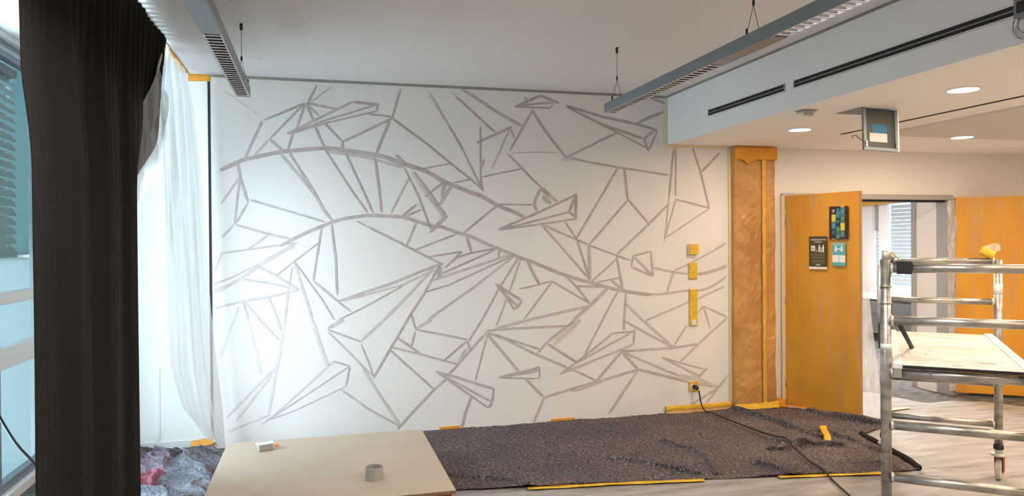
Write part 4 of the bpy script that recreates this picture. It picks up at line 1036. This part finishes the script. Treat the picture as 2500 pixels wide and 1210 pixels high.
def pendant(label, x0, x1, yend, yw, ystart=0.6):
    zb, zt = 2.51, 2.572; xm = (x0+x1)/2
    t = thing('pendant_light', label, 'light', (xm, (ystart+yend)/2, zb), 'grey linear pendant lights')
    hb = MB().box(x0, x0+0.003, ystart, yend, zb, zt).box(x1-0.003, x1, ystart, yend, zb, zt).box(x0+0.003, x1-0.003, ystart, yend, zt-0.003, zt)
    hb.build('housing', M_GREYMETAL, t)
    MB().box(x0+0.003, x1-0.003, yend-0.004, yend, zb, zt-0.003).build('end_cap', M_GREYMETAL, t)
    MB().box(x0+0.003, x1-0.003, yend-0.03, yend-0.004, zb, zb+0.003).build('end_plate', M_GREYMETAL, t)
    MB().box(x0+0.003, x1-0.003, 2.885, 3.42, zb, zb+0.003).build('blank_cover', M_GREYMETAL, t)
    blade = None
    for (a, b) in ((3.42, yend-0.03), (1.45, 2.885)):
        MB().box(x0+0.004, x1-0.004, a, b, zt-0.012, zt-0.008).build('reflector', M_REFLECT, t)
        MB().box(x0+0.003, x0+0.009, a, b, zb-0.001, zb+0.03).build('louvre_rail', M_LOUVRE, t)
        MB().box(x1-0.009, x1-0.003, a, b, zb-0.001, zb+0.03).build('louvre_rail', M_LOUVRE, t)
        n = int((b-a)/0.050)
        for k in range(n):
            y = a+(k+0.5)*(b-a)/n
            if blade is None:
                blade = MB().box(x0+0.009, x1-0.009, -0.001, 0.001, zb+0.002, zb+0.026).box(x0+0.009, x1-0.009, -0.008, 0.008, zb-0.0005, zb+0.002).build('louvre_blade', M_REFLECT, t); me = blade.data; me.materials.append(M_LOUVRE)
                for pl in me.polygons: pl.material_index = 1 if pl.center.z < zb+0.0021 else 0
                o = blade
            else:
                o = bpy.data.objects.new('louvre_blade', me); COL.objects.link(o); attach(o, t)
            o.location = o.location+Vector((0, y, 0))
    MB().tube([(xm, 1.5, zb+0.042), (xm, 2.84, zb+0.042)], 0.008, 12).build('added_lit_tube', glow('fill_tube_glow', (1, 0.97, 0.94), 8), t, smooth=True)  # tube set alight as added fill for the mural wall
    area('mural_fill_light', (xm, 2.17, zb-0.004), (0, 0, 0), 0.06, 1.36, E_PD, (1.0, 0.95, 0.90))  # fill light added under the channel to brighten the mural wall
    for y in yw: wire(t, xm, y, CZ, zt, (x1-x0)/2-0.006)
    return t
pendant('grey suspended light channel above the left end of the mural', -0.472, -0.388, 4.825, (4.77, 3.12, 1.45))
pendant('grey suspended light channel in front of the ceiling step', 1.963, 2.049, 4.862, (4.76, 3.12, 1.45))

# ------------------------------------------------------------------ downlights in the lowered ceiling
M_LAMP = glow('downlight_glow', (1.0, 0.93, 0.83), 14)
def downlight(label, x, y, e):
    t = thing('downlight', label, 'downlight', (x, y, LZ-0.01), 'round recessed downlights')
    z = LZ-(0.012 if (x > 4.56 and y < 5.22) else 0.0)
    MB().lathe((x, y, z), [(0.098, 0.0), (0.098, -0.004), (0.092, -0.006), (0.084, -0.006), (0.084, -0.001)], 40).build('trim_ring', M_WHITEMETAL, t)
    MB().lathe((x, y, z), [(0.084, -0.002), (0.084, -0.004)], 40).build('diffuser', M_LAMP, t)
    o = area('downlight_beam', (x, y, z-0.012), (0, 0, 0), 0.15, 0.15, e, (1.0, 0.76, 0.52), 'DISK')
    return t
E_DL = 13
downlight('round lit downlight nearest the wrapped column', 3.753, 5.14, E_DL)
downlight('round lit downlight nearest the viewer, above the hatch', 3.72, 3.56, E_DL)
downlight('round lit downlight above the double door', 5.365, 5.148, E_DL)
for x, y in ((5.365, 3.56), (3.74, 1.98), (5.365, 1.98), (6.98, 3.56), (3.74, 0.4), (5.365, 0.4)): downlight('round lit downlight outside the picture on the right', x, y, 30 if (x > 5 and y < 4) else E_DL)  # unseen ones boosted so the floor bounces light onto the lowered ceiling

# ------------------------------------------------------------------ air slots in the ceiling step
def air_slot(label, y0, y1):
    z0, z1 = 2.624, 2.680
    t = thing('air_slot', label, 'vent', (SX, (y0+y1)/2, z0), 'slot diffusers in the ceiling step')
    MB().box(SX-0.003, SX, y0, y1, z0, z1).build('backing', M_BLACK, t)
    f = MB().box(SX-0.006, SX-0.001, y0, y1, z0, z0+0.005).box(SX-0.006, SX-0.001, y0, y1, z1-0.005, z1).box(SX-0.006, SX-0.001, y0, y0+0.006, z0, z1).box(SX-0.006, SX-0.001, y1-0.006, y1, z0, z1)
    f.build('frame', M_WHITEMETAL, t)
    MB().box(SX-0.006, SX-0.001, y0, y1, z0+0.024, z0+0.031).build('blade', M_GREYMETAL, t)
    return t
air_slot('short black double air slot near the mural end of the ceiling step', 4.43, 5.46)
air_slot('long black double air slot running along the ceiling step to the right', 0.6, 4.335)

# ------------------------------------------------------------------ open access hatch with hanging flap
ha = thing('access_hatch', 'open ceiling hatch with a grey metal flap hanging down', 'hatch', ((HX0+HX1)/2, HY0, LZ-0.29))
hf = MB().box(HX0-0.008, HX0+0.004, HY0-0.008, HY1+0.008, LZ-0.002, LZ+0.06).box(HX1-0.004, HX1+0.008, HY0-0.008, HY1+0.008, LZ-0.002, LZ+0.06).box(HX0, HX1, HY1-0.004, HY1+0.008, LZ-0.002, LZ+0.06).box(HX0, HX1, HY0-0.008, HY0+0.004, LZ-0.002, LZ+0.06)
hf.build('hatch_frame', M_WHITEMETAL, ha)
Mh = Matrix.Translation((HX0+0.015, HY0+0.004, LZ-0.005)) @ Matrix.Rotation(math.radians(-4), 4, 'X') @ Matrix.Rotation(math.radians(2), 4, 'Y')
HW, HH = 0.27, 0.285
fl = MB().box(0, HW, 0, 0.004, -HH, 0, 0, Mh); FLAP = fl.build('flap', M_GREYMETAL, ha)
FLAPM = pbr('flap_grey', (0.075, 0.078, 0.078), 0.6, 0.2); FLAP.data.materials[0] = FLAPM
rim = MB().box(0, 0.02, -0.014, 0.0, -HH, 0, 0, Mh).box(HW-0.02, HW, -0.014, 0.0, -HH, 0, 0, Mh).box(0.02, HW-0.02, -0.014, 0.0, -HH, -HH+0.02, 0, Mh)
rim.build('flap_rim', M_GREYMETAL, FLAP)
MB().box(HW-0.004, HW+0.012, -0.012, 0.016, -HH, 0, 0, Mh).build('white_edge', M_WHITEMETAL, FLAP)
MB().box(0.075, 0.195, -0.0015, 0.0, -0.165, -0.105, 0, Mh).build('blue_label', flat('label_blue', (0.03, 0.14, 0.27)), FLAP)
MB().box(0.055, 0.195, -0.0015, 0.0, -0.225, -0.166, 0, Mh).build('white_label', flat('label_white', (0.52, 0.54, 0.55)), FLAP)
MB().tube([Mh @ Vector(q) for q in [(0.0, -0.004, -0.225), (-0.03, -0.01, -0.215), (-0.06, -0.012, -0.195), (-0.088, -0.012, -0.200), (-0.094, -0.012, -0.208), (-0.087, -0.012, -0.213)]], 0.0022, 6).build('catch_wire', M_BLACKRUB, FLAP)
for a in (0.006, HW-0.022): MB().box(a, a+0.016, -0.022, -0.012, -HH+0.02, -HH+0.06, 0, Mh).build('catch', M_ALU, FLAP)
# duct and cables inside the hatch
dv = thing('ceiling_duct', 'shiny flexible duct inside the open ceiling hatch', 'duct', (3.66, 4.38, 2.55))
MB().tube([(3.30+0.012*i, 4.40+0.02*math.sin(i*0.25), 2.62) for i in range(60)], 0.07, 16, radii=[0.055+0.006*(i % 2) for i in range(60)]).build('duct_hose', M_MIRROR, dv)
# detector
sd = thing('ceiling_detector', 'white oblong detector on the lowered ceiling beside the hatch', 'detector', (3.24, 4.37, LZ))
Md = Matrix.Translation((3.245, 4.375, LZ))
MB().box(-0.06, 0.06, -0.045, 0.045, -0.008, 0.0, 0.002, Md).build('base_plate', M_FRAMEGREY, sd)
MB().box(-0.055, 0.055, -0.05, 0.05, -0.040, -0.008, 0.014, Md).build('cover', M_WHITEPLASTIC, sd)
MB().tube([Md @ Vector((-0.05, -0.046, -0.03)), Md @ Vector((0.012, -0.05, -0.034))], 0.012, 12).build('lens', M_FRAMEGREY, sd, smooth=True)
# flush blank covers on the main ceiling
for lab, x, y in (('thin round blank cover on the ceiling nearer the viewer', -0.425, 4.36), ('thin round blank cover on the ceiling nearer the mural', -0.422, 5.62)):
    cvr = tag(MB().lathe((x, y, CZ), [(0.045, 0.0), (0.045, -0.0025), (0.043, -0.003), (0.0005, -0.003)], 32).build('ceiling_cover', M_CEIL), lab, 'cover', 'blank covers on the main ceiling')
# cable bundle and bracket at the ceiling step, upper right
cbn = thing('cable_bundle', 'loose wires and a dark bracket hanging off the ceiling step at the upper right', 'cables', (3.09, 2.66, 2.5))
MB().box(SX-0.045, SX-0.006, 2.60, 2.675, 2.60, 2.70, 0.004).build('bracket', M_GREYMETAL, cbn)
MB().box(SX-0.052, SX-0.045, 2.62, 2.655, 2.62, 2.67, 0.002).build('clip', M_BLACKRUB, cbn)
for k in range(5):
    y = 2.675-0.008*k; MB().tube(catmull([(SX-0.03, y, 2.62), (SX-0.04, y+0.012*math.sin(k*2), 2.585), (SX-0.036, y+0.01, 2.55), (SX-0.03, y-0.012*k*0.3, 2.52), (SX-0.03, y-0.02, 2.51-0.006*k)], 5), 0.0014, 5).build('wire', [M_GREYMETAL, M_BLACKRUB, M_SHADOWGAP][k % 3], cbn)

# ------------------------------------------------------------------ aluminium scaffold tower
SA = math.radians(-41.231); se = Vector((math.cos(SA), math.sin(SA), 0)); sn = Vector((-se.y, se.x, 0))
FL = Vector((2.845, 3.201, 0)); SWd, SL = 0.673, 1.511
RZ = [0.375, 0.645, 0.915, 1.185, 1.455]
sc = thing('scaffold_tower', 'mobile aluminium scaffold tower with ladder frames at the right', 'scaffold', FL+se*SWd/2+sn*SL/2)
for fi, base in enumerate((FL, FL+sn*SL)):
    for si in (0, 1):
        b = base+se*SWd*si
        top = 1.50 if fi == 0 else 1.462
        pst = MB().tube([b+Vector((0, 0, 0.22)), b+Vector((0, 0, top))], 0.0255, 20).build('post', M_ALU, sc, smooth=True)
        if fi == 0:
            MB().tube([b+Vector((0, 0, top)), b+Vector((0, 0, top+0.045))], 0.018, 16).build('spigot', M_ALUPAINT, pst, smooth=True)
            for zc_ in (1.36, 1.275): MB().tube([b+Vector((0, 0, zc_-0.004)), b+Vector((0, 0, zc_+0.004))], 0.029, 20).build('collar', M_ALU, pst, smooth=True)
            q = b-se*0.026+sn*0.004
            MB().tube([q+Vector((-0.004, 0, 1.17)), q+Vector((-0.006, 0, 1.30)), q+Vector((-0.001, 0, 1.47))], 0.011, 10).build('frame_lock', M_ALUPAINT, pst, smooth=True)
            MB().tube([b+Vector((0, 0, 1.035)), b+Vector((0, 0, 1.065))], 0.0262, 20).build('sticker', M_WHITEPLASTIC, pst, smooth=True)
        elif si == 1:
            MB().tube([b+Vector((0, 0, 1.20+0.035)), b+Vector((0, 0, 1.20+0.105))], 0.0262, 20).build('sticker', M_WHITEPLASTIC, pst, smooth=True)
        # caster
        MBc = MB().lathe(b, [(0.027, 0.245), (0.030, 0.242), (0.030, 0.215), (0.027, 0.212)], 24)
        col = MBc.build('clamp_collar', M_BLACKRUB, sc, smooth=False)
        ca = MB().lathe(b, [(0.022, 0.215), (0.022, 0.19), (0.040, 0.185), (0.045, 0.178), (0.045, 0.170), (0.030, 0.165)], 24).build('caster_swivel', M_ALUPAINT, sc, smooth=False)
        wd = (se*0.30+sn*0.95).normalized() if fi else (se*0.8+sn*0.6).normalized()   # rolling direction
        wa = Vector((-wd.y, wd.x, 0)); wc = b+wd*0.028+Vector((0, 0, 0.078))
        Mw = Matrix(((wa.x, wd.x, 0, wc.x), (wa.y, wd.y, 0, wc.y), (0, 0, 1, wc.z), (0, 0, 0, 1)))
        MB().lathe((0, 0, 0), [(0.020, -0.018), (0.060, -0.018), (0.073, -0.014), (0.075, 0.0), (0.073, 0.014), (0.060, 0.018), (0.020, 0.018)], 32, axis='x').build('tmp', M_WHEEL)
        w = bpy.data.objects['tmp']; w.data.transform(Mw); w.name = 'wheel'; attach(w, ca)
        for s in (-1, 1):
            MB().box(s*0.024-0.002, s*0.024+0.002, -0.025, 0.025, -0.02, 0.092, 0.001, Mw).build('fork', M_REDPAINT, ca)
        MB().box(-0.026, 0.026, -0.028, 0.03, 0.086, 0.094, 0.001, Mw).build('fork_crown', M_REDPAINT, ca)
        MB().tube([Mw @ Vector((-0.03, 0, 0)), Mw @ Vector((0.03, 0, 0))], 0.008, 10).build('axle', M_ALU, ca)
        MB().box(-0.012, 0.012, 0.03, 0.085, 0.052, 0.060, 0.002, Mw @ Matrix.Rotation(math.radians(-25), 4, 'X')).build('brake_pedal', M_REDPAINT if fi == 0 else M_ALUPAINT, ca)
    rad_ = 0.0235 if fi == 0 else 0.0205
    for z in RZ:
        a, b = base+Vector((0, 0, z)), base+se*SWd+Vector((0, 0, z))
        MB().tube([a+se*0.020, b-se*0.020], rad_, 18).build('rung', M_ALU, sc, smooth=True)
        for q, s in ((a, 1), (b, -1)):
            MB().tube([q+se*s*0.022, q+se*s*0.036], 0.03, 16, radii=[0.031, rad_+0.001]).build('weld', M_ALUPAINT, sc, smooth=True)
# brace claws and braces
def claw(c, nm='claw', mat=M_BLACKRUB):
    Mc = Matrix(((se.x, sn.x, 0, c.x), (se.y, sn.y, 0, c.y), (0, 0, 1, c.z), (0, 0, 0, 1)))
    o = MB().box(-0.035, 0.035, -0.036, -0.024, -0.030, 0.030, 0.004, Mc).box(-0.035, 0.035, -0.036, 0.036, 0.026, 0.036, 0.003, Mc).box(-0.035, 0.035, 0.026, 0.036, -0.02, 0.03, 0.003, Mc).build(nm, mat, sc)
    return Mc
claw(FL+se*0.085+Vector((0, 0, RZ[4])))
MB().tube([FL+se*0.045+Vector((0, 0, 1.492)), FL+se*0.05+sn*0.02+Vector((0, 0, 1.495)), FL+sn*SL+se*0.05+Vector((0, 0, 1.496))], 0.0215, 16).build('brace', M_ALU, sc, smooth=True)
MB().tube([FL+se*0.06+sn*0.05+Vector((0, 0, 1.17)), FL+sn*(SL-0.05)+se*0.25+Vector((0, 0, 0.69))], 0.0, 10, radii=[0.012, 0.012]).build('diagonal_brace', M_BLACKRUB, sc, smooth=True)
# platform resting on the rungs
pz = RZ[2]+0.026
Mp = Matrix(((se.x, sn.x, 0, FL.x), (se.y, sn.y, 0, FL.y), (0, 0, 1, pz), (0, 0, 0, 1)))
pf = thing('scaffold_platform', 'paint splashed plywood platform lying on the scaffold rungs', 'platform', Mp @ Vector((SWd/2, SL/2, 0)))
M_PLY = pbr('splashed_plywood', (0.74, 0.70, 0.66), 0.6, var=(5, (0.50, 0.45, 0.41), (1.5, 9, 1, math.radians(-41)) ), bmp=(40, 0.15, 0.004))
MB().box(0.075, SWd-0.075, -0.03, SL+0.0, 0.004, 0.024, 0.002, Mp).build('deck_board', M_PLY, pf)
MB().box(0.075, SWd-0.075, -0.032, -0.026, 0.004, 0.020, 0, Mp).build('front_edge', M_BLACKRUB, pf)
for x in (0.03, SWd-0.075): MB().box(x, x+0.045, -0.035, SL+0.02, 0.0, 0.032, 0.004, Mp).build('side_rail', M_WHITEMETAL, pf)
for x in (0.025, SWd-0.08):
    for y in (0, SL):
        MB().box(x+0.008, x+0.047, y-0.033, y-0.025, -0.046, 0.004, 0.003, Mp).box(x+0.008, x+0.047, y+0.025, y+0.033, -0.036, 0.004, 0.003, Mp).build('hook', M_SHADOWGAP, pf)
MB().box(0.30, 0.345, 0.02, 0.03, 0.0238, 0.0246, 0, Mp).build('drain_slot', M_BLACKRUB, pf); MB().box(0.43, 0.50, 0.16, 0.172, 0.0238, 0.0246, 0, Mp).build('drain_slot', M_BLACKRUB, pf)
for x, y in ((0.12, 0.35), (0.12, 0.42), (0.20, 0.40)): MB().lathe(Mp @ Vector((x, y, 0.0238)), [(0.006, 0.0), (0.006, 0.001)], 8).build('hole', M_BLACKRUB, pf)
MB().lathe(Mp @ Vector((0.20, -0.02, 0.0)), [(0.008, -0.006), (0.008, -0.018), (0.004, -0.020)], 10).build('latch_pin', M_ALU, pf)
# roll of masking film stuck on the back top rung
BRt = FL+sn*SL+se*(SWd-0.03)
tr_ = thing('masking_film_roll', 'yellow masking tape roll with clear film on the scaffold top rung', 'tape roll', BRt+Vector((0, 0, 1.475)))
Mr = Matrix.Translation(BRt+se*-0.03+Vector((0, 0, 1.510))) @ Matrix.Rotation(SA, 4, 'Z') @ Matrix.Rotation(math.radians(28), 4, 'Y')
MB().lathe((0, 0, 0), [(0.026, -0.040), (0.030, -0.040), (0.030, 0.040), (0.026, 0.040)], 28, axis='x', M=Mr.to_3x3()).build('tmp2', M_TAPE, None, smooth=False)
o = bpy.data.objects['tmp2']; o.name = 'tape_core'; o.data.transform(Matrix.Translation(Mr.translation)); attach(o, tr_)
MB().grid(16, 12, lambda u, v: Mr @ Vector(((u-.5)*0.075+0.02*v, -0.01+0.012*math.sin(u*9+v*4), 0.026+v*0.055-0.03*(2*u-1)**2*v))).build('clear_film', M_FILMW, tr_, smooth=True)
